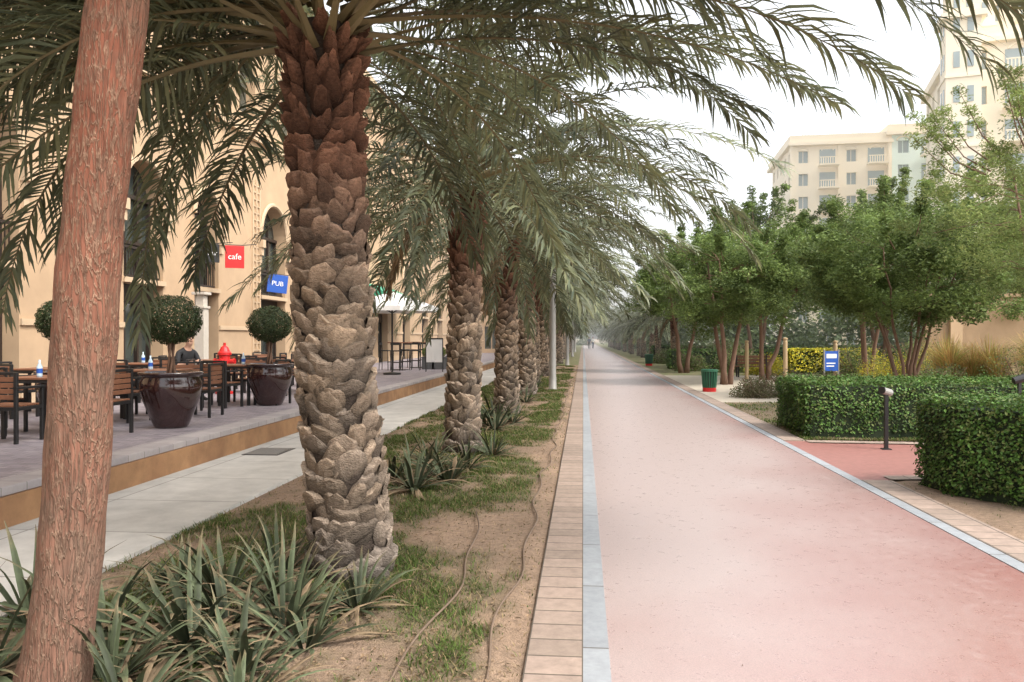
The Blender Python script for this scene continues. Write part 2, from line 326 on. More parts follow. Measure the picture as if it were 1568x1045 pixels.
# ---------------------------------------------------------------- palms
def palm_trunk(H,r0,r1,lean,seed,parent,loc,n_around=10.5):
    rg=random.Random(seed); V=[];F=[];C=[]
    def axis(t): return np.array([lean[0]*t+.04*math.sin(t*3+seed),lean[1]*t,H*t])
    def rad(t):
        r=r0+(r1-r0)*t
        if t<.08: r*=1+.12*(1-t/.08)
        return r*(1+.035*math.sin(t*9+seed))
    nr=40;ns=20
    for i in range(nr+1):
        t=i/nr
        for k in range(ns):
            a=2*math.pi*k/ns; V.append(axis(t)+np.array([math.cos(a),math.sin(a),0])*rad(t)*.93); C.append((.06,.045,.035))
    for i in range(nr):
        for k in range(ns): F.append((i*ns+k,i*ns+(k+1)%ns,(i+1)*ns+(k+1)%ns,(i+1)*ns+k))
    rowh=.095
    N=int(H/rowh*n_around)
    nu=5; prof=[(0,0,.6),(.2,.32,.9),(.5,.62,1.0),(.85,.92,.9),(1,1,.7)]
    for k in range(N):
        t=(k+rg.uniform(-5,5))/N
        if t<0 or t>1.02: continue
        a=k*2.39996+rg.uniform(-.15,.15)
        R=rad(t); w=2*math.pi*R/n_around*rg.uniform(.95,1.8); h=rowh*rg.uniform(1.0,1.9); out=rg.uniform(.015,.065)
        up=max(0,(t-.68)/.32)
        if up>0: out+=up*.085; w*=1-.35*up; h*=1+.35*up
        low=max(0,1-t/.22)
        skew=rg.uniform(-.045,.045); tw=rg.uniform(-.35,.35)
        tanc=np.array([.41,.30,.205]); grey=np.array([.2,.17,.145]); bro=np.array([.19,.095,.06])
        gm=min(1,max(low, rg.random()*.5+(0.2 if t<.4 else 0)))
        bc=tanc*(1-gm)+grey*gm; bm=min(1,max(0,(t-.5)/.25)); bc=bc*(1-bm)+bro*bm
        bc=bc*rg.uniform(.5,1.25)
        o=len(V); ax=axis(t); chip=[rg.uniform(-.024,.024) for _ in range(nu)]
        for j,(vv,q_,wf) in enumerate(prof+[(1,-.6,.5)]):
            q=out*q_; zz=(vv-.5)*h+(.012-up*.04 if j==5 else 0)
            if j>=3: wf*=1-.4*up
            for i in range(nu):
                uu=(i/(nu-1)-.5)*2
                aa=a+uu*w*wf/2/R+tw*(vv-.5)*.3
                edge=1-abs(uu)**4
                rr=R*.945+q*(.35+.65*edge)+rg.uniform(-.008,.008)
                z=zz+skew*uu-.012*uu*uu*(1 if j>=3 else .3)+(chip[i] if j in(3,4) else rg.uniform(-.006,.006))
                V.append(ax+np.array([math.cos(aa)*rr,math.sin(aa)*rr,z]))
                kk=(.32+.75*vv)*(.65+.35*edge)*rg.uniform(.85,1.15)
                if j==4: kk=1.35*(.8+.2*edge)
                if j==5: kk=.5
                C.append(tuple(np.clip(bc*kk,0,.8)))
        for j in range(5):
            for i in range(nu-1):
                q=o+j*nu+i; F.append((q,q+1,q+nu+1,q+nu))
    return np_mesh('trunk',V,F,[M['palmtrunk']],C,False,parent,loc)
UP=np.array([0,0,1.])
def frond(az,el0,droop,L,rng,nl=62,base=(0,0,0),roll=0,dead=False,lw=.015,llen=.46,bend=0):
    ns=16; s=np.linspace(0,1,ns)
    el=np.radians(el0-droop*s**1.15); azs=np.radians(az+bend*s*s)
    dr=np.stack([np.cos(el)*np.cos(azs),np.cos(el)*np.sin(azs),np.sin(el)],1)
    pts=np.array(base)+np.concatenate([[[0,0,0]],np.cumsum((dr[:-1]+dr[1:])/2*L/(ns-1),0)])
    side=np.stack([-np.sin(azs),np.cos(azs),0*azs],1)
    nrm=np.cross(dr,side); ro=np.radians(roll)
    side,nrm=side*math.cos(ro)+nrm*math.sin(ro), nrm*math.cos(ro)-side*math.sin(ro)
    V=[];F=[];C=[]
    rw=.04*(1-s)**1.2*(1+1.0*np.exp(-s*14))+.006; rh=rw*.55
    rv=np.stack([pts-side*rw[:,None]*.5,pts+nrm*rh[:,None]*.5,pts+side*rw[:,None]*.5,pts-nrm*rh[:,None]*.6],1).reshape(-1,3)
    rc=np.array([.22,.18,.09]) if not dead else np.array([.26,.17,.1])
    rcs=rc[None]*(1-s[:,None]*.4) if not dead else np.repeat(rc[None],ns,0)
    V.append(rv); C.append(np.repeat(rcs,4,0))
    fr=[]
    for i in range(ns-1):
        for k in range(4): fr.append((i*4+k,i*4+(k+1)%4,(i+1)*4+(k+1)%4,(i+1)*4+k))
    F.append(np.array(fr)); off=len(rv)
    for sg in (-1,1):
        q=np.sort(.14+.86*(np.arange(nl)+rng.uniform(-.4,.4,nl))/nl).clip(.13,.995)
        P=np.stack([np.interp(q,s,pts[:,i]) for i in range(3)],1)
        T=norm(np.stack([np.interp(q,s,dr[:,i]) for i in range(3)],1))
        Sd=norm(np.stack([np.interp(q,s,side[:,i]) for i in range(3)],1))*sg
        Nn=norm(np.stack([np.interp(q,s,nrm[:,i]) for i in range(3)],1)); 
        Nn=np.where(Nn[:,2:3]<0,-Nn,Nn) if abs(roll)<60 else Nn
        x=(q-.13)/.87
        ln=llen*np.clip((x/.18),.35,1)*(1-.5*x**2.2)*rng.uniform(.82,1.12,nl)
        an=np.radians(62-34*x+rng.normal(0,7,nl)); vup=np.radians(rng.choice([5,25,45],nl)+rng.normal(0,6,nl))
        d=T*np.cos(an)[:,None]+(Sd*np.cos(vup)[:,None]+Nn*np.sin(vup)[:,None])*np.sin(an)[:,None]
        d=norm(d); dp=rng.uniform(.2,.75,nl)[:,None]*(1.6 if dead else 1)
        d2=norm(d-UP*dp); d3=norm(d2-UP*dp*1.1)
        wv=norm(np.cross(d,Nn)+rng.normal(0,.25,(nl,3))); wv2=norm(wv+rng.normal(0,.2,(nl,3)))
        l3=ln[:,None]/3; w=lw*rng.uniform(.75,1.15,nl)[:,None]
        p0=P;p1=p0+d*l3;p2=p1+d2*l3;p3=p2+d3*l3
        vv=np.stack([p0-wv*w*.4,p0+wv*w*.4,p1+wv*w,p1-wv*w,p2+wv2*w*.8,p2-wv2*w*.8,p3+wv2*w*.08,p3-wv2*w*.08],1).reshape(-1,3)
        i=off+np.arange(nl)*8
        F.append(np.concatenate([np.stack([i,i+1,i+2,i+3],1),np.stack([i+3,i+2,i+4,i+5],1),np.stack([i+5,i+4,i+6,i+7],1)]))
        off+=nl*8
        bc=np.array([.15,.165,.09]) if not dead else np.array([.23,.16,.09])
        cc=bc*rng.uniform(.6,1.3,(nl,1))*(1+np.array([.25,.1,-.1])*rng.normal(0,.35,(nl,1)))
        V.append(vv); C.append(np.repeat(cc,8,0))
    return np.concatenate(V),np.concatenate(F),np.concatenate(C)
def crown(name,specs,seed,parent,loc,nl=62,lw=.015):
    rng=np.random.default_rng(seed); VV=[];FF=[];CC=[];off=0
    for sp in specs:
        V,F,C=frond(rng=rng,nl=nl,lw=lw,**sp); C=C*rng.uniform(.6,1.3)
        VV.append(V);FF.append(F+off);CC.append(C);off+=len(V)
    return np_mesh(name,np.concatenate(VV),np.concatenate(FF),[M['frond']],np.clip(np.concatenate(CC),0,1),False,parent,loc)
def gen_specs(n,seed,Lm=3.6,lo=-5,dead=2,lift=True):
    rg=random.Random(seed); sp=[]
    for k in range(n):
        t=(k+.5)/n; az=(k*137.5+rg.uniform(-12,12))%360; el=84-(84-lo)*t**.8+rg.uniform(-6,6)
        if lift and (az<55 or az>305) and el<18: el+=16
        L=Lm*rg.uniform(.88,1.1)*(.8+.2*math.sin(min(1,t*2)*math.pi/2))*(1 if el>15 else .85)
        dr=rg.uniform(50,75) if el>15 else rg.uniform(38,60)
        if el>55: dr+=25
        rr=.10+.1*t; a=math.radians(az)
        sp.append(dict(az=az,el0=el,droop=dr,L=L,base=(rr*math.cos(a),rr*math.sin(a),.45*(1-t)-.2*t),roll=rg.uniform(-35,35),dead=False,bend=rg.uniform(-18,18)))
    for k in range(dead):
        az=rg.uniform(90,270); a=math.radians(az)
        sp.append(dict(az=az,el0=-35,droop=45,L=1.7,base=(.22*math.cos(a),.22*math.sin(a),-.3),dead=True,llen=.3))
    return sp
H=3.7
pe=empty('date_palm',(-1.56,5.18,.0)); palm_trunk(H,.268,.215,(-.19,0),3,pe,(0,0,0))
sp=[]
for s_ in gen_specs(58,21,3.8,-4,0,False):
    a=s_['az']%360
    if 205<a<335: s_['L']=min(s_['L'],2.7); s_['el0']=max(s_['el0'],32)
    elif (a<60 or a>=335) and s_['el0']<30: s_['el0']+=22
    elif 60<=a<130 and s_['el0']<15: s_['el0']+=8
    sp.append(s_)
sp+= [dict(az=-4,el0=22,droop=62,L=4.7,base=(.1,0,.25),roll=8,llen=.66),
      dict(az=12,el0=18,droop=52,L=4.3,base=(.15,.05,.15),roll=-10,llen=.6),
      dict(az=28,el0=30,droop=66,L=4.3,base=(.15,.05,.1),roll=10,llen=.55),
      dict(az=-14,el0=29,droop=60,L=4.4,base=(.15,.0,.2),roll=20,llen=.66),
      dict(az=-24,el0=31,droop=66,L=4.1,base=(.15,-.05,.2),roll=12,llen=.64),
      dict(az=-9,el0=34,droop=78,L=4.9,base=(.15,.0,.25),roll=-8,llen=.66),
      dict(az=1,el0=36,droop=86,L=5.0,base=(.15,.0,.25),roll=5,llen=.66),
      dict(az=-19,el0=22,droop=56,L=4.1,base=(.15,.0,.2),roll=-14,llen=.64),
      dict(az=7,el0=28,droop=72,L=4.8,base=(.15,.0,.2),roll=14,llen=.62),
      dict(az=-6,el0=28,droop=80,L=4.8,base=(.15,.0,.2),roll=-20,llen=.66),
      dict(az=4,el0=33,droop=64,L=4.6,base=(.15,.0,.25),roll=0,llen=.62),
      dict(az=10,el0=27,droop=52,L=4.4,base=(.15,.0,.25),roll=-18,llen=.6),
      dict(az=20,el0=12,droop=34,L=3.9,base=(.18,.05,.05),roll=-5,llen=.5),
      dict(az=36,el0=22,droop=56,L=4.1,base=(.18,.05,.05),roll=-5,llen=.5),
      dict(az=46,el0=12,droop=56,L=3.8,base=(.2,.1,0),roll=0),
      dict(az=64,el0=6,droop=62,L=3.5,base=(.15,.15,0),roll=0),
      dict(az=80,el0=14,droop=72,L=3.7,base=(.15,.15,0),roll=10)]
rg=random.Random(77)
for k in range(26):
    sp.append(dict(az=rg.uniform(118,208),el0=rg.uniform(-2,48),droop=rg.uniform(62,92),L=rg.uniform(3.0,4.0),base=(-.18,rg.uniform(-.1,.1),rg.uniform(-.1,.2)),roll=rg.uniform(-30,30),llen=.5,bend=rg.uniform(-15,15)))
crown('crown',sp,31,pe,(-.19,0,H),nl=84,lw=.0135)
e2=empty('date_palm',(-1.63,10.74,0)); t2=palm_trunk(3.6,.235,.19,(-.02,0),5,e2,(0,0,0)); c2=crown('crown',gen_specs(74,41,4.0,-22,3),42,e2,(0,0,3.85),nl=64,lw=.016)
e3=empty('date_palm',(-1.63,16.25,0)); t3=palm_trunk(3.6,.245,.2,(.08,0),8,e3,(0,0,0)); c3=crown('crown',gen_specs(62,51,4.0,-18,3),52,e3,(.08,0,3.85),nl=46,lw=.021)
far_c=crown('crown',gen_specs(48,61,3.9,-18,1),62,e3,(0,0,0),nl=34,lw=.032); far_c2=crown('crown',gen_specs(48,71,3.9,-18,1),72,e3,(0,0,0),nl=34,lw=.032)
rg=random.Random(12)
def palm_inst(x,y,i,sc=1.):
    e=empty('date_palm',(x,y,0)); e.scale=(sc,)*3
    inst(t2 if i%2 else t3,'trunk',(0,0,0),i*2.1,parent=e); inst((c2,c3,far_c,far_c2)[i%2] if i<2 else (far_c,far_c2)[i%2],'crown',(0,0,3.75),rg.uniform(-.3,.3),parent=e)
i=0; y=21.75
while y<150:
    palm_inst(-1.63+rg.uniform(-.15,.15),y,i,rg.uniform(.95,1.2)); y+=5.5+ (0 if y<80 else 3); i+=1
y=44
while y<150:
    palm_inst(5.0+rg.uniform(-.2,.2),y,i,rg.uniform(.72,.85)); y+=7; i+=1
D.objects.remove(far_c); D.objects.remove(far_c2)
# ---------------------------------------------------------------- broadleaf trees
def tree(name,loc,H,R,cz,rz,nstem,seed,nclus,nleaf,lsize,cols,clr=.45,trunk_r=.09,lean=(0,0),asp=.45,spread=.35,sprays=10):
    rng=np.random.default_rng(seed); e=empty(name,loc)
    g=G(); nodes=[]
    for k in range(nstem):
        a=2*math.pi*k/nstem+rng.uniform(-.5,.5); top=np.array([math.cos(a)*R*spread+lean[0],math.sin(a)*R*spread+lean[1],cz+rz*.3])
        b0=np.array([math.cos(a)*trunk_r*1.2*(nstem>1),math.sin(a)*trunk_r*1.2*(nstem>1),-.05]); pts=[]
        for j in range(9):
            t=j/8; p=b0*(1-t)+top*t; p[:2]=b0[:2]+(top[:2]-b0[:2])*t**1.15; p+=np.array([rng.normal(0,.035),rng.normal(0,.035),0])*(1 if 0<j<8 else 0); pts.append(p)
        g.tube(pts,[trunk_r*(1.25 if j==0 else 1)*(1-.75*j/8) for j in range(9)],8)
        nodes+= [(p,trunk_r*(1-.75*j/8)) for j,p in enumerate(pts) if j>=3]
    cen=[]; crad=[]
    for k in range(nclus):
        d=norm(rng.normal(size=3)); rr=rng.uniform(.35,1)**.6
        lump=1+.38*mnoise.noise(Vector((d[0]*1.9+seed,d[1]*1.9,d[2]*1.9)))
        c=np.array([lean[0]+d[0]*R*rr*lump,lean[1]+d[1]*R*rr*lump,cz+d[2]*rz*rr*lump]); cen.append(c); crad.append(clr*rng.uniform(.6,1.3))
        if k%2==0:
            bp=min(nodes,key=lambda q:np.linalg.norm(q[0]-c)+.4*max(0,q[0][2]-c[2]))
            p0=bp[0]; m=(p0+c)/2+np.array([0,0,.12*np.linalg.norm(c-p0)])
            g.tube([p0,(p0+m)/2+rng.normal(0,.02,3),m,c],[bp[1]*.5,bp[1]*.38,bp[1]*.25,.006],5,cap=False)
    for k in range(sprays):
        d=norm(rng.normal(size=3)); d[2]=abs(d[2])+.3; d=norm(d); c0=np.array([lean[0]+d[0]*R*.8,lean[1]+d[1]*R*.8,cz+d[2]*rz*.85]); L=rng.uniform(.5,1.1)*R*.45
        c1=c0+norm(d+np.array([0,0,.6]))*L; g.tube([c0*.7+np.array([lean[0],lean[1],cz])*.3,c0,c1],[.02,.012,.004],4,cap=False)
        for q in (.3,.55,.8,1): cen.append(c0+(c1-c0)*q); crad.append(clr*.38)
    g.build('trunk',[M['brown']],e,smooth=True)
    cen=np.array(cen); nc=len(cen); rad=np.array(crad); wt=rng.uniform(.4,1.6,nc)*np.where(rad<clr*.5,.35,1); wt/=wt.sum()
    ci=rng.choice(nc,nleaf,p=wt)
    off=norm(rng.normal(size=(nleaf,3)))*(rng.random(nleaf)**.45)[:,None]*rad[ci][:,None]; off[:,2]*=.7
    P=cen[ci]+off; V,F=leaves(P,lsize,rng,up=.4,asp=asp)
    cb=rng.uniform(.65,1.35,nc); pal=np.array(cols); c=pal[rng.integers(0,len(pal),nleaf)]*cb[ci][:,None]*rng.uniform(.75,1.25,(nleaf,1))
    np_mesh('foliage',V,F,[M['leaf']],np.repeat(np.clip(c,0,1),4,0),False,e)
    return e
GR=[(.13,.185,.055),(.155,.215,.065),(.11,.16,.05),(.19,.25,.075)]
YG=[(.22,.28,.09),(.19,.25,.08),(.27,.31,.11)]
tree('ghaf_tree',(8.2,20.8,0),4.9,2.6,3.3,1.6,7,11,150,60000,.105,GR,.5,.055,spread=.5)
tree('acacia_tree',(8.8,15.6,0),5.8,2.4,4.1,2.1,3,12,110,36000,.08,YG,.45,.07,spread=.4,asp=.35,sprays=26)
tree('ghaf_tree',(4.9,27.5,0),5,2.5,3.7,1.7,3,13,120,38000,.12,GR,.5,.1,lean=(.1,0))
tree('ghaf_tree',(6.9,30.5,0),5,2.6,4.0,1.8,2,14,120,36000,.12,GR,.5,.1,lean=(.6,0))
tree('ghaf_tree',(4.6,36.5,0),5,2.7,4.0,1.9,2,15,110,30000,.14,GR,.55,.11)
tree('ghaf_tree',(10.8,31,0),5.5,2.8,4.6,2.1,3,16,110,32000,.13,GR,.55,.09)
tree('acacia_tree',(14.8,24,0),5.5,3,4.5,2.3,3,17,110,34000,.11,YG,.55,.1,asp=.35)
tree('ghaf_tree',(9.0,42,0),6.5,3.2,6.0,2.7,2,18,110,26000,.18,GR,.65,.12,sprays=16)
tree('acacia_tree',(14.5,40,0),6.5,3.4,6.0,3.0,2,19,110,28000,.18,YG+GR,.65,.12)
tree('acacia_tree',(19,38,0),6.5,3.8,5.6,3.2,2,20,110,28000,.18,YG+GR,.7,.12)
# slim-trunk tree near left
e=empty('slim_tree',(-2.27,3.22,0)); g=G()
pts=[];rr=[]
zs=[-.05,.15,.45,.8,1.2,1.6,2.0,2.5,3.07,3.6,4.2,5.2]; xs=[-.08,-.035,.01,.05,.085,.12,.155,.21,.275,.31,.34,.4]
for j in range(60):
    z=-.05+5.2*j/59; x=float(np.interp(z,zs,xs)); pts.append((x,.02*math.sin(z*1.7+1),z)); rr.append((.132-.003*z)*(1+.2*math.exp(-max(0,z)*3.5))*(1+.02*math.sin(z*5.1)+.015*math.sin(z*13)))
g.tube(pts,rr,32)
g.v=[tuple(Vector(p)+Vector(((mnoise.noise(Vector(p)*4+Vector((9,0,0)))),(mnoise.noise(Vector(p)*4)),0))*.014) for p in g.v]
o=g.build('trunk',[M['bark']],e,smooth=True)
for a in range(5):
    g=G(); an=a*1.3; p0=Vector(pts[-1]); g.tube([p0-Vector((0,0,.15)),p0+Vector((math.cos(an)*.5,math.sin(an)*.5,.6)),p0+Vector((math.cos(an)*1.1,math.sin(an)*1.1,1.3))],[.06,.045,.015],7); g.build('limb',[M['bark']],e,smooth=True)
rng=np.random.default_rng(77); cen=np.array([pts[-1]])+rng.normal(size=(40,3))*np.array([.9,.9,.4])+np.array([0,0,1.4]); ci=rng.integers(0,40,9000)
V,F=leaves(cen[ci]+rng.normal(size=(9000,3))*.25,.09,rng); np_mesh('foliage',V,F,[M['leaf']],np.repeat(np.array(GR)[rng.integers(0,4,9000)],4,0),False,e)
def mass(name,pts,seed,n,ls,cols,cl):
    rng=np.random.default_rng(seed); P=np.array(pts); ci=rng.integers(0,len(P),n)
    off=norm(rng.normal(size=(n,3)))*(rng.random(n)**.4)[:,None]*cl
    V,F=leaves(P[ci]+off*np.array([1,1,.8]),ls,rng,asp=.6); cb=rng.uniform(.7,1.3,len(P))
    np_mesh(name,V,F,[M['leaf']],np.repeat(np.array(cols)[rng.integers(0,len(cols),n)]*cb[ci][:,None],4,0))
rg=random.Random(4); pts=[]
for k in range(420):
    x=rg.uniform(8,70); y=rg.uniform(46,62); pts.append((x,y,rg.uniform(.05,1)**.8*(6.5+1.5*math.sin(x*.4)+rg.uniform(-1,1))))
for k in range(170):
    y=rg.uniform(60,160); pts.append((rg.uniform(6,10),y,rg.uniform(.3,5.5)))
for k in range(160):
    y=rg.uniform(72,160); pts.append((rg.uniform(-14,-4),y,rg.uniform(.5,7)))
for k in range(120): pts.append((rg.uniform(-15,20),rg.uniform(175,190),rg.uniform(0,9)))
mass('distant_trees',pts,8,150000,.38,[(.15,.2,.1),(.18,.23,.11),(.13,.17,.09)],1.5)
# ---------------------------------------------------------------- hedges
hcore=mat('hedge_core',(.015,.025,.008),.95,.3,20)
def hedge(name,poly,h,seed,n,ls,cols=((.07,.145,.022),(.1,.19,.035),(.05,.105,.018),(.12,.15,.04))):
    rng=np.random.default_rng(seed); e=empty(name); g=G(); k=len(poly); c=np.mean(poly,0); ins=[tuple(np.array(p)+(c-np.array(p))/np.linalg.norm(c-np.array(p))*.08) for p in poly]
    g.add([(x,y,0) for x,y in ins]+[(x,y,h-.07) for x,y in ins],[tuple(range(k,2*k))]+[(i,(i+1)%k,(i+1)%k+k,i+k) for i in range(k)])
    g.build('core',[hcore],e)
    P=[];N=[]; per=[np.linalg.norm(np.subtract(poly[(i+1)%k],poly[i])) for i in range(k)]
    x0,y0=np.min(poly,0);x1,y1=np.max(poly,0)
    area_s=sum(per)*h
    def inside(x,y):
        r_=False; j=k-1
        for i in range(k):
            if (poly[i][1]>y)!=(poly[j][1]>y) and x<(poly[j][0]-poly[i][0])*(y-poly[i][1])/(poly[j][1]-poly[i][1])+poly[i][0]: r_=not r_
            j=i
        return r_
    at=(x1-x0)*(y1-y0)*.8; nt=int(n*at/(at+area_s)); rg=random.Random(seed)
    sgn=1 if sum((poly[(i+1)%k][0]-poly[i][0])*(poly[(i+1)%k][1]+poly[i][1]) for i in range(k))<0 else -1
    while len(P)<nt:
        x=rg.uniform(x0,x1);y=rg.uniform(y0,y1)
        if inside(x,y): P.append((x,y,h+.05*mnoise.noise(Vector((x*2.5,y*2.5,2)))+rg.gauss(-.01,.028)+(.08*rg.random() if rg.random()<.06 else 0))); N.append((0,0,1))
    for _ in range(n-nt):
        i=rg.choices(range(k),per)[0]; t=rg.random(); a=np.array(poly[i]);b=np.array(poly[(i+1)%k]); p=a+(b-a)*t; d=(b-a)/per[i]; nn=np.array([d[1],-d[0]])*sgn
        z=rg.uniform(0.02,1)*h; dd=.07*mnoise.noise(Vector((p[0]*2.5,p[1]*2.5,z*3)))+rg.gauss(-.015,.032)- .06*(z<.12)-.05*max(0,z-h+.08)/.08
        p=p+nn*dd; P.append((p[0],p[1],z)); N.append((nn[0],nn[1],.35))
    P=np.array(P);N=norm(np.array(N,dtype=float)); V,F=leaves(P,ls,rng,up=0,asp=.6,N=N)
    pal=np.array(cols); cl=pal[rng.integers(0,len(pal),len(P))]*rng.uniform(.6,1.3,(len(P),1))
    lum=np.array([1+.5*mnoise.noise(Vector(p*2.2)) for p in P])[:,None]; cl=cl*lum
    np_mesh('leaves',V,F,[M['hleaf']],np.repeat(np.clip(cl,0,1),4,0),False,e)
hedge('box_hedge',[(3.55,8.75),(3.65,8.15),(5.2,6.3),(7.2,6.3),(7.2,8.9),(4,9.1)],.97,1,62000,.04)
hedge('box_hedge',[(3.5,14.6),(3.5,12.75),(11.5,12.7),(11.5,14.6)],.9,2,60000,.05)
YH=((.5,.45,.05),(.34,.36,.05),(.6,.5,.03))
hedge('flowering_hedge',[(9.2,37),(9.2,36),(13,36),(13,37)],1.1,3,7000,.12,YH)
hedge('box_hedge',[(13,19),(13,17.8),(19,17.8),(19,19)],1.0,4,12000,.07)
hedge('box_hedge',[(4.4,42),(4.4,40.5),(16,40.5),(16,42)],1.0,5,14000,.12)
hedge('box_hedge',[(4.6,54),(4.6,52.5),(30,52.5),(30,54)],1.1,6,12000,.16)
def shrub(name,loc,R,h,seed,n,ls,cols):
    rng=np.random.default_rng(seed); d=norm(rng.normal(size=(n,3))); d[:,2]=np.abs(d[:,2]); rr=rng.random(n)**.5
    lump=np.array([1+.35*mnoise.noise(Vector(q*2.3)+Vector((seed,0,0))) for q in d])
    P=d*(rr*lump)[:,None]*np.array([R,R,h]); V,F=leaves(P,ls,rng,asp=.4); g=G()
    for k in range(14):
        a=rng.uniform(0,6.28); g.tube([(0,0,0),(math.cos(a)*R*.4,math.sin(a)*R*.4,h*.45),(math.cos(a)*R*.7,math.sin(a)*R*.7,h*.85)],[.02,.012,.005],5)
    e=empty(name,loc); g.build('stems',[M['brown']],e); np_mesh('foliage',V,F,[M['leaf']],np.repeat(np.array(cols)[rng.integers(0,len(cols),n)]*rng.uniform(.7,1.3,(n,1)),4,0),False,e)
BR=[(.2,.17,.1),(.16,.18,.08),(.24,.19,.12)]
YF=[(.5,.42,.05),(.3,.33,.07),(.6,.5,.06)]
shr=[(4.6,21.6,.6,.6),(5.6,22,.8,.75),(6.7,22.4,.8,.7),(7.4,19.2,.7,.6),(12,22.5,1.2,1.3),(16,29,1.6,1.6),(10.5,24,.9,.9),(14.6,16.3,1.2,1.1),(10.2,27.5,1.1,1.1),(11.8,28.5,1.2,1.2),(8.0,35,.9,.9),
     (7.2,37.5,1.2,1.3),(5.2,39,.9,.9),(11.5,34.5,1.5,1.5),(13.5,33,1.6,1.7),(6,46,1.3,1.4),(8.5,47,1.6,1.7),(5.3,50,1.1,1.0),(9.5,22.8,.8,.8)]
for k,(x,y,R,h) in enumerate(shr): shrub('garden_shrub',(x,y,0),R,h,k+1,3500,.075 if y<30 else .12,YF if k in(8,9,10) else (BR if k<4 else BR+GR))
def ograss(loc,h,seed,n=650,cols=((.5,.38,.13),(.34,.38,.1),(.6,.42,.16),(.5,.28,.1))):
    rng=np.random.default_rng(seed); a=rng.uniform(0,6.28,n); t=rng.random(n)**.7; out=norm(np.stack([np.cos(a),np.sin(a),0*a],1)); base=out*(rng.random(n)*.12)[:,None]; hh=h*rng.uniform(.35,1.15,n)
    sd=np.stack([-np.sin(a),np.cos(a),0*a],1)*.008
    m=base+out*(hh*.25*t)[:,None]+UP*(hh*.6)[:,None]; tp=base+out*(hh*.75*t)[:,None]+UP*(hh*(1-.25*t))[:,None]
    V=np.stack([base-sd,base+sd,m+sd,m-sd,tp+sd*.4,tp-sd*.4],1).reshape(-1,3); i=np.arange(n)*6; F=np.concatenate([np.stack([i,i+1,i+2,i+3],1),np.stack([i+3,i+2,i+4,i+5],1)])
    c=np.array(cols)[rng.integers(0,len(cols),n)]*rng.uniform(.6,1.3,(n,1)); np_mesh('ornamental_grass',V,F,[M['grassb']],np.repeat(c,6,0),False,None,loc)
for k in range(20): rg2=random.Random(k); ograss((10.8+rg2.uniform(0,7),21.6+rg2.uniform(0,6),0),rg2.uniform(1.0,1.9),k)
# ---------------------------------------------------------------- agave / strap plants
def agave(loc,L,seed,n=22,w=.035):
    rng=np.random.default_rng(seed); V=[];F=[];C=[]
    for k in range(n):
        a=rng.uniform(0,2*np.pi); el=np.radians(rng.uniform(8,78)); l=L*rng.uniform(.45,1.15); dp=rng.uniform(.2,1.4); ns=7; p=np.array([math.cos(a)*.05,math.sin(a)*.05,.02])
        dry=rng.random()<.3; col=np.array([.23,.165,.1]) if dry else np.array([.078,.095,.05])*rng.uniform(.5,1.5)
        if dry: el*=.5; dp+=.5
        ww=w*rng.uniform(.6,1.2); o=len(V); aa=a
        for j in range(ns):
            t=j/(ns-1); e_=el-dp*t*t; aa+=rng.normal(0,.08); d=np.array([math.cos(e_)*math.cos(aa),math.cos(e_)*math.sin(aa),math.sin(e_)]); sd=np.array([-math.sin(aa),math.cos(aa),0]); nn=np.cross(d,sd)
            wj=ww*(1-t**2.2)*(.75+.5*math.sin(t*2.6))+.001
            V+=[p-sd*wj,p-nn*wj*-.45,p+sd*wj]
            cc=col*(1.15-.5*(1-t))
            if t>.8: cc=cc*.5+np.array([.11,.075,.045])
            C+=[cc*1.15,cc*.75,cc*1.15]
            p=p+d*l/(ns-1); p[2]=max(p[2],.03)
        for j in range(ns-1):
            q=o+j*3; F+=[(q,q+1,q+4,q+3),(q+1,q+2,q+5,q+4)]
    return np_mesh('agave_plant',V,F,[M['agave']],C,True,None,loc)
ag=[(-1.95,3.75,.6),(-2.55,3.95,.6),(-1.6,4.1,.5),(-3.0,4.05,.6),(-2.2,4.6,.55),(-1.75,4.45,.48),(-2.75,3.35,.6),(-1.6,3.55,.42),(-2.15,3.4,.5),(-2.9,3.0,.6),(-2.5,4.7,.45),(-1.95,4.15,.5),(-1.45,3.2,.38),(-1.9,3.1,.45),
    (-2.0,5.0,.45),(-1.3,4.45,.4),(-1.4,3.85,.4),(-1.75,8.0,.65),(-1.45,8.35,.6),(-2.1,8.5,.6),(-1.7,8.9,.6),(-1.4,9.3,.5),(-1.9,9.6,.55),(-1.2,10.4,.5),
    (-1.5,13.3,.7),(-1.8,13.9,.7),(-1.3,14.3,.6),(-1.7,14.9,.7),(-1.4,19,.7),(-1.8,19.8,.7),(-1.5,24.6,.7)]
for k,(x,y,L) in enumerate(ag): agave((x,y,.02),L,100+k,n=42,w=.015 if L<.55 else .019)
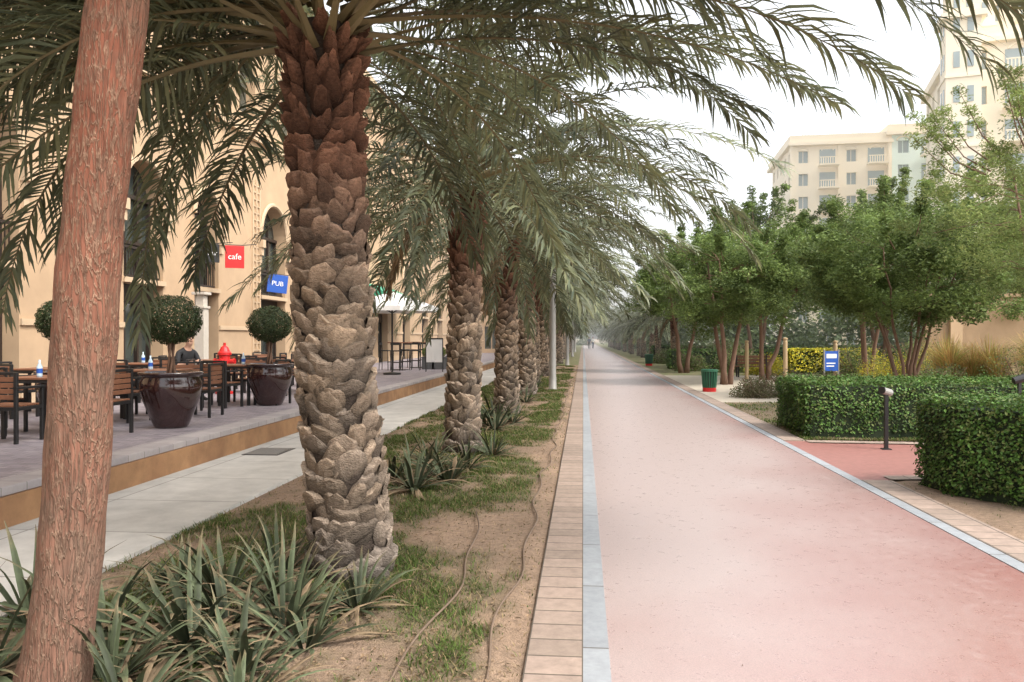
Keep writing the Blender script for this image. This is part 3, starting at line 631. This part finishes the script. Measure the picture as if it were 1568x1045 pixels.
# ---------------------------------------------------------------- cafe building (left)
ce=empty('cafe_building'); g=G(); gg=G(); fr=G(); tr=G()
XF=-10.5; bays=[(1.5,3.6),(6.4,8.4),(11.5,13.75),(17.1,18.8),(20.4,21.8),(24.8,26.9),(29.4,31.2),(34,36.2),(39.5,41.5),(45,47),(50.5,52.5),(56,58)]
spring=5.0; prev=-6
def arc(y0,y1,top=8):
    yc=(y0+y1)/2; r_=(y1-y0)/2; nn=16; vs=[];fs=[]
    for i in range(nn+1):
        t=math.pi*i/nn; y=yc-r_*math.cos(t); z=spring+r_*math.sin(t)
        vs+=[(XF,y,z),(XF,y,top),(XF-.5,y,z)]
    for i in range(nn): a=i*3;b=a+3; fs+=[(a,b,b+1,a+1),(a,a+2,b+2,b)]
    g.add(vs,fs)
    pts=[(XF+.03,yc-(r_+.06)*math.cos(math.pi*i/16),spring+(r_+.06)*math.sin(math.pi*i/16)) for i in range(17)]
    tr.tube(pts,[.07]*17,6)
for (y0,y1) in bays+[(64,64)]:
    g.box(XF-.6,XF,prev,y0,.3,8)
    if y1>y0:
        arc(y0,y1)
        gg.box(XF-.45,XF-.42,y0,y1,.36,spring+(y1-y0)/2)
        for yy in (y0+.04,y0+(y1-y0)/3,y0+2*(y1-y0)/3,y1-.04): fr.box(XF-.42,XF-.33,yy-.035,yy+.035,.36,spring+(.55 if y0+.1<yy<y1-.1 else 0))
        for z0,z1 in ((.36,.5),(2.45,3.0),(3.85,3.93),(4.95,5.05)): fr.box(XF-.41,XF-.3,y0,y1,z0,z1)
        fr.box(XF-.16,XF-.1,y0,y1,3.72,3.78); fr.box(XF-.16,XF-.1,y0,y1,3.06,3.1)
        for q in np.arange(y0+.08,y1,.11): fr.box(XF-.14,XF-.12,q-.01,q+.01,3.1,3.72)
        tr.box(XF-.3,XF+.06,y0-.05,y1+.05,2.9,3.02)
        for q in (y0-.25,y1+.02):
            tr.box(XF,XF+.18,q,q+.23,4.55,4.8); tr.box(XF,XF+.12,q+.02,q+.21,4.3,4.55); tr.box(XF,XF+.06,q+.04,q+.19,4.05,4.3)
    if y0-prev>.8: tr.box(XF,XF+.05,prev+.02,y0-.02,1.85,1.97); tr.box(XF,XF+.04,prev+.02,y0-.02,.36,.62)
    prev=y1
g.box(XF-12,XF-.62,-6,64,.0,14)
for z in np.arange(1.2,6.5,.22):
    tr.box(XF,XF+.04,24.15,24.6,z,z+.04); tr.box(XF+.001,XF+.05,24.34,24.41,z+.04,z+.22)
tr.box(XF,XF+.05,24.08,24.15,1,6.6); tr.box(XF,XF+.05,24.6,24.67,1,6.6)
def fgrid(gw,gl,O,U,N,cw,nc,z0,ch,nr,ww,wh,sill,dep,mw=0,ml=0):
    O=Vector(O);U=Vector(U);N=Vector(N)
    for r_ in range(nr):
        for c in range(nc):
            def P(u,z,d=0): return O+U*(c*cw+u)+Vector((0,0,z0-O.z*0+r_*ch+z))-N*d
            a=(cw-ww)/2;b=a+ww;s0=sill;s1=sill+wh
            Q=[P(0,0),P(cw,0),P(cw,ch),P(0,ch),P(a,s0),P(b,s0),P(b,s1),P(a,s1)]
            gw.add(Q,[(0,1,5,4),(1,2,6,5),(2,3,7,6),(3,0,4,7)],mw)
            R=[P(a,s0,dep),P(b,s0,dep),P(b,s1,dep),P(a,s1,dep)]
            gw.add(Q[4:]+R,[(0,1,5,4),(1,2,6,5),(2,3,7,6),(3,0,4,7)],mw)
            gl.add(R,[(0,1,2,3)],ml)
            m=(a+b)/2; t=.04
            gw.add([P(m-t,s0,dep-.03),P(m+t,s0,dep-.03),P(m+t,s1,dep-.03),P(m-t,s1,dep-.03)],[(0,1,2,3)],mw)
fgrid(g,gg,(XF,-6,0),(0,1,0),(1,0,0),3.5,20,8,3,2,1.2,1.8,.6,.3)
tr.box(XF-.1,XF+.16,-6,64,7.9,8.12); tr.box(XF-.1,XF+.3,-6,64,13.9,14.3)
g.build('walls',[M['wall']],ce); gg.build('glazing',[M['glass']],ce); fr.build('window_frames',[M['frame']],ce); tr.build('mouldings',[M['wall2']],ce)
g=G(); gl=G(); fgrid(g,gl,(-14,66,0),(1,0,0),(0,-1,0),2.5,3,0,3.4,3,1.2,1.9,.7,.25); fgrid(g,gl,(-6.5,66,0),(0,1,0),(1,0,0),3,10,0,3.4,3,1.3,1.9,.7,.25); g.box(-14,-6.55,66.4,96,0,10); g.box(-14.2,-6.3,65.8,96,10.2,10.6)
e=empty('shop_building'); g.build('walls',[M['wall']],e); gl.build('glazing',[M['glass']],e)
g=G(); y0,y1=36.5,43
g.add([(XF,y0,4.3),(XF,y1,4.3),(XF+1.8,y1,3.5),(XF+1.8,y0,3.5),(XF+1.8,y1,3.2),(XF+1.8,y0,3.2),(XF,y0,3.5),(XF,y1,3.5)],[(0,1,2,3),(3,2,4,5),(0,3,6),(1,7,2)])
g.cyl((XF,y0+.1,3.3),(XF+1.75,y0+.1,3.5),.02,m=1); g.build('awning',[M['green'],M['dark']])
g=G(); g.box(-.13,.13,-.13,.13,0,2.0); g.box(-.17,.17,-.17,.17,0,.3); g.box(-.16,.16,-.16,.16,2.0,2.06); g.box(-.11,.11,-.11,.11,2.06,2.35); g.box(-.18,.18,-.18,.18,2.35,2.42); g.build('stone_pillar',[M['stone']],None,(-9.75,19.3,.36),bevel=.01)
def hsign(name,loc,w,h,m,txt,tilt):
    e=empty(name,loc); g=G(); g.box(-.02,.02,-w/2,w/2,-h/2,h/2,0); g.cyl((-.0,-w/2,h/2+.02),(-.0,w/2,h/2+.02),.012,m=1); g.cyl((0,w/2-.05,h/2+.02),(-.35,w/2+.35,h/2+.1),.012,m=1); g.build('panel',[m,M['dark']],e,bevel=.004)
    e.rotation_euler=(math.radians(tilt),0,math.radians(-62))
    c=D.curves.new('lettering','FONT'); c.body=txt; c.size=h*.36; c.align_x='CENTER'; c.align_y='CENTER'; c.extrude=.003; t=D.objects.new('lettering',c); link(t,e); t.location=(.026,0,0); t.rotation_euler=(math.radians(90),0,math.radians(90)); c.materials.append(M['white'])
hsign('red_pub_sign',(-9.6,20.9,3.85),.5,.62,M['red'],'cafe',0)
hsign('black_pub_sign',(-9.9,20.2,3.88),.36,.5,M['dark'],'bar',0)
hsign('blue_pub_sign',(-9.5,23.7,3.3),.6,.56,M['blue'],'PUB',-6)
# ---------------------------------------------------------------- terrace furniture
TZ=.36
def chair_mesh():
    g=G(); 
    for x in (-.25,.25):
        g.box(x-.02,x+.02,-.24,-.2,0,.64); g.box(x-.02,x+.02,.2,.24,0,.84); g.box(x-.028,x+.028,-.26,.24,.64,.67); g.box(x-.015,x+.015,-.2,.2,.39,.43)
    g.box(-.23,.23,-.24,-.21,.39,.43); g.box(-.23,.23,.2,.23,.39,.43); g.box(-.23,.23,.2,.235,.81,.845)
    for k in range(6): y=-.22+k*.075; g.box(-.23,.23,y,y+.06,.432,.452,1)
    for k in range(4): z=.52+k*.07; g.box(-.23,.23,.205,.225,z,z+.055,1)
    return g
def table_mesh():
    g=G(); 
    for k in range(8): y=-.4+k*.1; g.box(-.4,.4,y,y+.093,.72,.745,1)
    g.box(-.39,.39,-.39,.39,.68,.718,0)
    for x in (-.36,.36):
        for y in (-.36,.36): g.box(x-.025,x+.025,y-.025,y+.025,0,.68)
    return g
ch0=tb0=None
def put_chair(x,y,rz):
    global ch0
    if ch0 is None: ch0=chair_mesh().build('terrace_chair',[M['dark'],M['wood']],None,(x,y,TZ),bevel=.004,rotz=rz)
    else: inst(ch0,'terrace_chair',(x,y,TZ),rz)
def put_table(x,y):
    global tb0
    if tb0 is None: tb0=table_mesh().build('terrace_table',[M['dark'],M['wood']],None,(x,y,TZ),bevel=.004)
    else: inst(tb0,'terrace_table',(x,y,TZ))
rg=random.Random(9)
for (x,y) in [(-6.9,9.6),(-6.75,11.9),(-6.5,14.3),(-8.9,9.9),(-8.9,12.3),(-8.8,14.9),(-8.7,17.4),(-6.6,17.3),(-7.2,7.2),(-6.6,20),(-9,20.6)]:
    put_table(x,y)
    for dx,dy,rz in ((0,.72,0),(0,-.72,math.pi),(.72,0,-math.pi/2),(-.72,0,math.pi/2)):
        put_chair(x+dx+rg.uniform(-.07,.07),y+dy+rg.uniform(-.07,.07),rz+rg.uniform(-.3,.3))
bm=mat('bottle_plastic',(.5,.62,.7),.15,.05)
def bottle(x,y):
    g=G(); g.lathe([(0,0),(.033,0),(.035,.02),(.035,.13),(.012,.18),(.012,.22),(0,.22)],12); g.lathe([(.0355,.05),(.0355,.11)],12,m=1); g.build('water_bottle',[bm,M['blue']],None,(x,y,TZ+.745),smooth=True)
for x,y in ((-6.8,11.8),(-6.9,9.4),(-8.9,10),(-6.4,14.3),(-8.8,15)): bottle(x,y)
def topiary(x,y,z,seed):
    e=empty('topiary_planter',(x,y,z)); g=G()
    g.lathe([(0,.0),(.2,0),(.23,.03),(.3,.2),(.38,.42),(.41,.55),(.4,.64),(.37,.7),(.375,.72),(.42,.735),(.425,.77),(.38,.775),(.35,.7),(0,.69)],40); g.build('pot',[M['pot']],e,smooth=True)
    g=G(); g.lathe([(0,.70),(.34,.70)],20); g.build('potting_soil',[M['hose']],e)
    g=G()
    for k in range(4):
        a=k*1.6; g.tube([(math.cos(a)*.06,math.sin(a)*.06,.66),(math.cos(a+1)*.03,math.sin(a+1)*.03,.95),(math.cos(a+2)*.05,math.sin(a+2)*.05,1.3)],[.022,.018,.016],7)
    g.build('stems',[M['brown']],e,smooth=True)
    rng=np.random.default_rng(seed); n_=9000; d=norm(rng.normal(size=(n_,3))); lump=np.array([1+.14*mnoise.noise(Vector(q*3)+Vector((seed,0,0))) for q in d]); r_=.38*lump*(rng.uniform(.5,1.06,n_)**.35)
    V,F=leaves(d*r_[:,None]*np.array([1.05,1.05,.88])+np.array([0,0,1.5]),.04,rng,up=0,N=d); np_mesh('foliage_ball',V,F,[M['hleaf']],np.repeat(np.array([(.028,.046,.016),(.04,.062,.02),(.055,.064,.024)])[rng.integers(0,3,n_)],4,0),False,e)
topiary(-5.72,10.45,TZ,1); topiary(-5.8,14.1,TZ,2); topiary(-7.35,10.6,TZ,3)
g=G(); g.lathe([(.0,0),(.2,0),(.2,.05),(.12,.06),(.11,.5),(.13,.52),(.13,.56),(.12,.58),(.12,.85),(.15,.87),(.15,.92),(.12,.95),(.08,1.04),(.03,1.08),(.03,1.14),(0,1.14)],20)
for d in ((1,0),(-1,0),(0,-1)): g.cyl((d[0]*.1,d[1]*.1,.72),(d[0]*.2,d[1]*.2,.72),.055,n=12); g.cyl((d[0]*.2,d[1]*.2,.72),(d[0]*.24,d[1]*.24,.72),.07,n=8)
g.build('fire_hydrant',[M['red']],None,(-8.0,16.9,TZ),bevel=0)
e=empty('patio_umbrella',(-6.5,26.3,TZ)); g=G()
nn=8;vs=[(0,0,2.85)];fs=[]
for k in range(nn): a=2*math.pi*(k+.5)/nn; vs.append((1.65*math.cos(a),1.65*math.sin(a),2.3)); 
for k in range(nn): a=2*math.pi*(k+.5)/nn; vs.append((1.66*math.cos(a),1.66*math.sin(a),2.14))
for k in range(nn): fs.append((0,1+k,1+(k+1)%nn)); fs.append((1+k,9+k,9+(k+1)%nn,1+(k+1)%nn))
g.add(vs,fs); g.build('canopy',[M['white']],e)
g=G(); g.cyl((0,0,0),(0,0,2.8),.03); g.lathe([(0,0),(.3,0),(.3,.06),(.05,.1)],20)
for k in range(8): a=2*math.pi*(k+.5)/8; g.cyl((0,0,2.1),(.85*math.cos(a),.85*math.sin(a),2.52),.012,n=5)
g.build('pole',[M['dark']],e)
def stool(x,y,rz):
    g=G(); g.box(-.18,.18,-.18,.18,.74,.78)
    for a in (-.16,.16):
        for b in (-.16,.16): g.cyl((a*1.15,b*1.15,0),(a,b,.76),.014,n=6)
    g.box(-.17,.17,-.17,-.15,.3,.33); g.box(-.17,.17,.15,.17,.3,.33)
    for a in (-.16,.16): g.cyl((a,.16,.76),(a,.19,1.08),.013,n=6)
    g.box(-.18,.18,.17,.2,.98,1.08); g.build('bar_stool',[M['dark']],None,(x,y,TZ),rotz=rz)
def bart(x,y):
    g=G(); g.box(-.4,.4,-.4,.4,1.05,1.09,1); g.cyl((0,0,.03),(0,0,1.05),.035); g.box(-.28,.28,-.28,.28,0,.03); g.build('bar_table',[M['dark'],M['wood']],None,(x,y,TZ))
for x,y in ((-7.1,30),(-6.9,32.5)):
    bart(x,y); stool(x+.6,y,-1.5); stool(x-.6,y,1.5); stool(x,y-.6,3.1); stool(x+.1,y+.6,0)
pg=mat('planter_grey',(.08,.08,.08),.6)
def boxplant(x,y,seed):
    e=empty('box_planter',(x,y,TZ)); g=G(); g.box(-.25,.25,-.25,.25,0,.45); g.box(-.27,.27,-.27,.27,.45,.5); g.build('box',[pg],e,bevel=.01)
    rng=np.random.default_rng(seed); d=norm(rng.normal(size=(2200,3))); V,F=leaves(d*rng.random((2200,1))**.4*np.array([.3,.3,.25])+np.array([0,0,.68]),.06,rng); np_mesh('shrub',V,F,[M['leaf']],np.repeat(np.array(GR)[rng.integers(0,4,2200)],4,0),False,e)
for k,(x,y) in enumerate([(-6.15,31),(-5.75,31),(-5.6,33.4),(-5.6,38)]): boxplant(x,y,k)
g=G(); g.box(-.3,.3,-.02,.02,.35,1.2,0); g.box(-.33,-.3,-.03,.03,0,1.25,1); g.box(.3,.33,-.03,.03,0,1.25,1); g.box(-.3,.3,-.03,.03,1.2,1.25,1); g.build('menu_board',[M['white'],M['dark']],None,(-5.5,28.7,TZ))
def lamp(x,y):
    e=empty('street_lamp',(x,y,0)); g=G(); g.lathe([(0,0),(.17,0),(.17,.04),(.12,.06),(.115,.4),(.105,.42),(.1,2),(.075,6.2),(.0,6.25)],20); g.build('pole',[M['greyp']],e,smooth=True)
    g=G(); g.cyl((0,0,6),(.9,0,6.2),.035); g.box(.7,1.35,-.12,.12,6.16,6.26); g.build('lamp_head',[M['greyp']],e,bevel=.02)
lamp(-.93,24.0); lamp(-.93,46); lamp(-.93,68); lamp(-.93,90)
# ---------------------------------------------------------------- right-hand furniture
def bollard(x,y,rz=0):
    g=G(); g.box(-.025,.025,-.025,.025,0,.82,0); g.box(-.06,.06,-.06,.06,0,.03,0); g.tube([(-.07,-.05,.86),(.07,.05,.82)],[.05,.055],12,1); g.cyl((-.07,-.05,.86),(-.085,-.06,.865),.056,.056,12,0); g.build('garden_spotlight',[M['dark'],M['greyp']],None,(x,y,.0),rotz=rz,bevel=.003)
bollard(4.3,11.6); 
g=G(); g.box(-.02,.02,-.02,.02,0,1.0); g.tube([(-.08,0,1.0),(.08,0,1.05)],[.05,.06],12); g.build('garden_spotlight',[M['dark']],None,(6.1,11.6,0))
bing=mat('bin_green',(.03,.13,.07),.5,.1)
def bin_(x,y):
    g=G(); 
    g.lathe([(0,.02),(.17,.02),(.2,.6),(.0,.6)],20,m=2)
    for k in range(18):
        a=2*math.pi*k/18; c,s_=math.cos(a),math.sin(a); g.tube([(.18*c,.18*s_,.12),(.225*c,.225*s_,.62)],[.022,.022],4,0)
    g.lathe([(.17,0),(.2,0),(.2,.12),(.17,.12)],20,m=1); g.lathe([(.23,.6),(.25,.6),(.25,.66),(.19,.67),(.19,.6)],20,m=0); g.build('litter_bin',[bing,M['red'],M['dark']],None,(x,y,.01))
bin_(3.75,23.8); bin_(3.8,46)
pine=mat('pine',(.42,.3,.17),.7,.2,12,.2,30,stretch=(1,1,.2))
for (x,y,h) in ((6.5,26,1.6),(6.2,30.5,1.5),(9.0,29,1.5)):
    g=G(); g.lathe([(0,0),(.07,0),(.07,h-.12),(.06,h-.1),(.06,h-.06),(.08,h-.03),(.08,h),(0,h+.03)],14); g.build('timber_post',[pine],None,(x,y,0),smooth=False)
g=G(); g.box(-.26,.26,-.02,.02,.45,1.15,0); g.box(-.3,-.26,-.03,.03,0,1.2,1); g.box(.26,.3,-.03,.03,0,1.2,1); g.box(-.2,.2,-.024,-.02,.9,1.05,2); g.box(-.2,.1,-.024,-.02,.6,.64,2); g.box(-.2,.15,-.024,-.02,.7,.74,2); g.build('information_board',[M['blue'],M['greyp'],M['white']],None,(8.7,28.5,0),rotz=.3)
g=G()
for k in range(4): g.box(-.75,.75,-.2+k*.11,-.11+k*.11,.43,.46,0)
for k in range(3): g.box(-.75,.75,.24,.27,.52+k*.13,.62+k*.13,0)
for x in (-.6,.6): g.box(x-.03,x+.03,-.2,-.14,0,.43,1); g.box(x-.03,x+.03,.2,.24,0,.9,1); g.box(x-.03,x+.03,-.14,.2,.39,.43,1)
g.build('park_bench',[M['wood'],M['dark']],None,(6.9,32.8,0.012),bevel=.004)
g=G(); g.box(15,45,36,36.3,0,3.4); g.box(14.9,45,35.9,36.4,3.4,3.55)
for x in range(16,45,5): g.box(x,x+.5,35.85,36,0,3.4)
g.build('boundary_wall',[M['wall']])
# ---------------------------------------------------------------- apartment buildings
def apartments(name,O,ang,nc,nr,cw,ch,dep,balc,turret=True,wm='tower'):
    e=empty(name,O); e.rotation_euler=(0,0,ang); g=G();gl=G();tr=G(); Wd=nc*cw; H_=nr*ch
    fgrid(g,gl,(0,0,0),(1,0,0),(0,-1,0),cw,nc,0,ch,nr,cw*.4,ch*.52,ch*.25,.35)
    nd=int(dep/cw); fgrid(g,gl,(0,nd*cw,0),(0,-1,0),(-1,0,0),cw,nd,0,ch,nr,cw*.42,ch*.52,ch*.25,.35)
    g.box(.4,Wd,.4,dep,0,H_)
    tr.box(-.5,Wd+.5,-.5,dep+.5,H_,H_+.4); tr.box(-.25,Wd+.25,-.25,dep+.25,H_+.4,H_+1.3)
    for q in range(3,nr,3): tr.box(-.18,Wd+.18,-.18,dep,q*ch-.14,q*ch+.1)
    for c in range(nc+1):
        if c%2==0: tr.box(c*cw-.2,c*cw+.2,-.16,0,0,H_-.01)
    for c in range(0,nc):
        yc=c*cw+cw/2
        for r_ in range(nr):
            if r_==nr-1 or r_%3==2:
                z=r_*ch+ch*.77; tr.tube([(yc-cw*.24*math.cos(math.pi*i/8),-.05,z+cw*.16*math.sin(math.pi*i/8)) for i in range(9)],[.1]*9,5)
    for c in balc:
        for r_ in range(1,nr):
            x0=c*cw+.25;x1=(c+1)*cw-.25;z=r_*ch
            tr.box(x0,x1,-1.5,-.19,z+.11,z+.3)
            tr.box(x0,x1,-1.5,-1.4,z+1.05,z+1.15)
            for q in np.arange(x0+.1,x1,.28): tr.box(q,q+.09,-1.48,-1.41,z+.3,z+1.05)
            gl.box(c*cw+.5,(c+1)*cw-.5,-.06,-.02,z+.32,z+2.35)
    if turret:
        tr.box(-1.4,1.4,-1.4,1.4,0,H_+2); tr.box(-1.8,1.8,-1.8,1.8,H_+2,H_+2.5); tr.box(-1.2,1.2,-1.2,1.2,H_+2.5,H_+5); tr.box(-1.6,1.6,-1.6,1.6,H_+5,H_+5.4)
        tr.lathe([(1.2,H_+5.4),(1.1,H_+6),(.8,H_+6.7),(.3,H_+7.2),(0,H_+7.3)],16)
        for r_ in range(nr+1):
            z=r_*ch; 
            for s_ in (-.55,.55): gl.box(s_-.25,s_+.25,-1.45,-1.41,z+.8,z+2.2); gl.box(-1.45,-1.41,s_-.25,s_+.25,z+.8,z+2.2)
            if r_%2==0 and z<H_+1.8: tr.box(-1.5,1.5,-1.5,1.5,z-.1,z+.12)
        for s_ in (-.5,.5): gl.box(s_-.25,s_+.25,-1.25,-1.21,H_+3,H_+4.4)
    g.build('walls',[M[wm]],e); gl.build('glazing',[M['towerg']],e); tr.build('trim_and_balconies',[M['tower']],e)
apartments('apartment_block',(26.5,103,0),math.radians(-4),4,9,2.9,2.9,16,(1,3),False)
apartments('apartment_block',(38.2,102,0),math.radians(-4),3,9,3.2,3.0,16,(1,),False,'towert')
apartments('apartment_tower',(33.8,74,0),math.radians(-14),4,9,3.0,3.1,18,(1,3),True)
apartments('apartment_tower',(37.4,79,0),math.radians(-14),7,18,3.0,3.1,14,(1,3,5),True)
# thin scattering volume added over the far promenade for haze and overexposed-sky glow
hz=D.materials.new('glow_haze'); hz.use_nodes=True; n=hz.node_tree.nodes; l=hz.node_tree.links; n.remove(n['Principled BSDF'])
vs_=n.new('ShaderNodeVolumeScatter'); vs_.inputs['Color'].default_value=(1,1,1,1); vs_.inputs['Density'].default_value=.0032; vs_.inputs['Anisotropy'].default_value=0
l.new(vs_.outputs[0],n['Material Output'].inputs['Volume'])
g=G(); g.box(-60,130,36,240,.4,60); g.build('haze',[hz])
# ---------------------------------------------------------------- people
def person(name,J,E,loc,rz,labels,mats):
    keys=list(J); me=D.meshes.new('tmp'); me.from_pydata([J[k][:3] for k in keys],[(keys.index(a),keys.index(b)) for a,b in E],[])
    o=D.objects.new('tmp',me); link(o); o.modifiers.new('s','SKIN'); 
    sv=me.skin_vertices[0].data
    for i,k in enumerate(keys): sv[i].radius=(J[k][3],J[k][3]*(J[k][4] if len(J[k])>4 else 1)); sv[i].use_root=(k=='pelvis')
    sb=o.modifiers.new('b','SUBSURF'); sb.levels=2; sb.render_levels=2
    dg=bpy.context.evaluated_depsgraph_get(); m2=D.meshes.new_from_object(o.evaluated_get(dg)); D.objects.remove(o)
    m2.materials.clear()
    for m in mats: m2.materials.append(m)
    pos=[Vector(J[k][:3]) for k in keys]
    segs=[(pos[keys.index(a)],pos[keys.index(b)],labels.get(b,0)) for a,b in E]
    for p in m2.polygons:
        c=p.center; best=9;mi=0
        for a,b,lb in segs:
            ab=b-a; t=max(0,min(1,(c-a).dot(ab)/ab.length_squared)); dd=(c-(a+ab*t)).length
            if dd<best: best=dd;mi=lb
        p.material_index=mi; p.use_smooth=True
    ob=D.objects.new(name,m2); ob.location=loc; ob.rotation_euler=(0,0,rz); return link(ob)
def body(seated,stride=0):
    J={};E=[]
    def add(k,p,r,par,as_=1):
        J[k]=(*p,r,as_); 
        if par: E.append((par,k))
    z=.5 if seated else .95
    ln=-.0 if not seated else -.1
    add('pelvis',(0,0,z),.15,None,.75); add('waist',(0,ln*.3,z+.16),.125,'pelvis',.75); add('chest',(0,ln,z+.36),.155,'waist',.7); add('neckb',(0,ln*1.2,z+.5),.075,'chest'); add('neck',(0,ln*1.5,z+.57),.05,'neckb'); add('jaw',(0,ln*1.7-.03,z+.64),.07,'neck'); add('head',(0,ln*1.7-.015,z+.73),.092,'jaw'); add('skull',(0,ln*1.7,z+.8),.06,'head'); add('nose',(0,ln*1.7-.115,z+.69),.014,'head')
    for s_,sg in (('l',-1),('r',1)):
        add('sh'+s_,(sg*.18,ln,z+.45),.062,'neckb'); 
        if seated: add('el'+s_,(sg*.25,ln-.1,z+.2),.045,'sh'+s_); add('wr'+s_,(sg*.12,ln-.33,z+.27),.03,'el'+s_); hd=(-sg*.05,-.07,.02)
        else: add('el'+s_,(sg*.25,sg*.08*stride,z+.16),.045,'sh'+s_); add('wr'+s_,(sg*.26,-.06+sg*.16*stride,z-.08),.03,'el'+s_); hd=(0,-.02,-.08)
        w_=J['wr'+s_]; h=(w_[0]+hd[0],w_[1]+hd[1],w_[2]+hd[2]); add('hand'+s_,h,.028,'wr'+s_,.7)
        for q in range(5): add(f'f{s_}{q}',(h[0]+hd[0]*.9+(q-2)*.016*(1 if not seated else .3),h[1]+hd[1]*.9+(q-2)*.004,h[2]+hd[2]*.8+(q-2)*.014*(1 if seated else .2)),.009,'hand'+s_)
        add('hip'+s_,(sg*.1,0,z-.03),.1,'pelvis')
        if seated: add('kn'+s_,(sg*.13,-.43,z+.0),.065,'hip'+s_); add('an'+s_,(sg*.13,-.42,.09),.042,'kn'+s_); add('toe'+s_,(sg*.14,-.58,.04),.035,'an'+s_)
        else: add('kn'+s_,(sg*.1,-.03-sg*.17*stride,.5),.062,'hip'+s_); add('an'+s_,(sg*.1,.05-sg*.3*stride,.09),.042,'kn'+s_); add('toe'+s_,(sg*.11,-.12-sg*.3*stride,.035),.034,'an'+s_)
    return J,E
def lab(J,top,leg):
    L={k:top for k in J}
    for k in J:
        if k in('neck','jaw','head','nose') or k[:2] in('wr',) or k.startswith('hand') or (k[0]=='f'): L[k]=0
        if k=='skull': L[k]=3
        if k[:3]=='hip' or k[:2] in('kn','an'): L[k]=leg
        if k[:3]=='toe': L[k]=3
    return L
def hairpiece(parent,z,y):
    g=G(); prof=[(.0,.115),(.05,.107),(.085,.075),(.1,.03),(.1,-.02),(.085,-.06)]
    g.lathe(prof[::-1],14,(0,y+.022,z)); g.build('hair',[M['hair']],parent,smooth=True)
J,E=body(True); p=person('seated_person',J,E,(-7.9,14.9,TZ),math.radians(60),lab(J,1,2),[M['skin'],M['cloth'],M['cloth3'],M['hair']]); hairpiece(p,.5+.745,-.17)
put_chair(-7.98,14.87,math.radians(60))
J,E=body(False,1); p=person('walking_person',J,E,(.9,118,.02),0,lab(J,1,2),[M['skin'],M['cloth3'],M['cloth'],M['hair']]); hairpiece(p,.95+.745,0)
J,E=body(False,-1); p=person('walking_person',J,E,(1.5,121,.02),.2,lab(J,1,2),[M['skin'],M['white'],M['cloth3'],M['hair']]); hairpiece(p,.95+.745,0)
print('objects',len(D.objects))
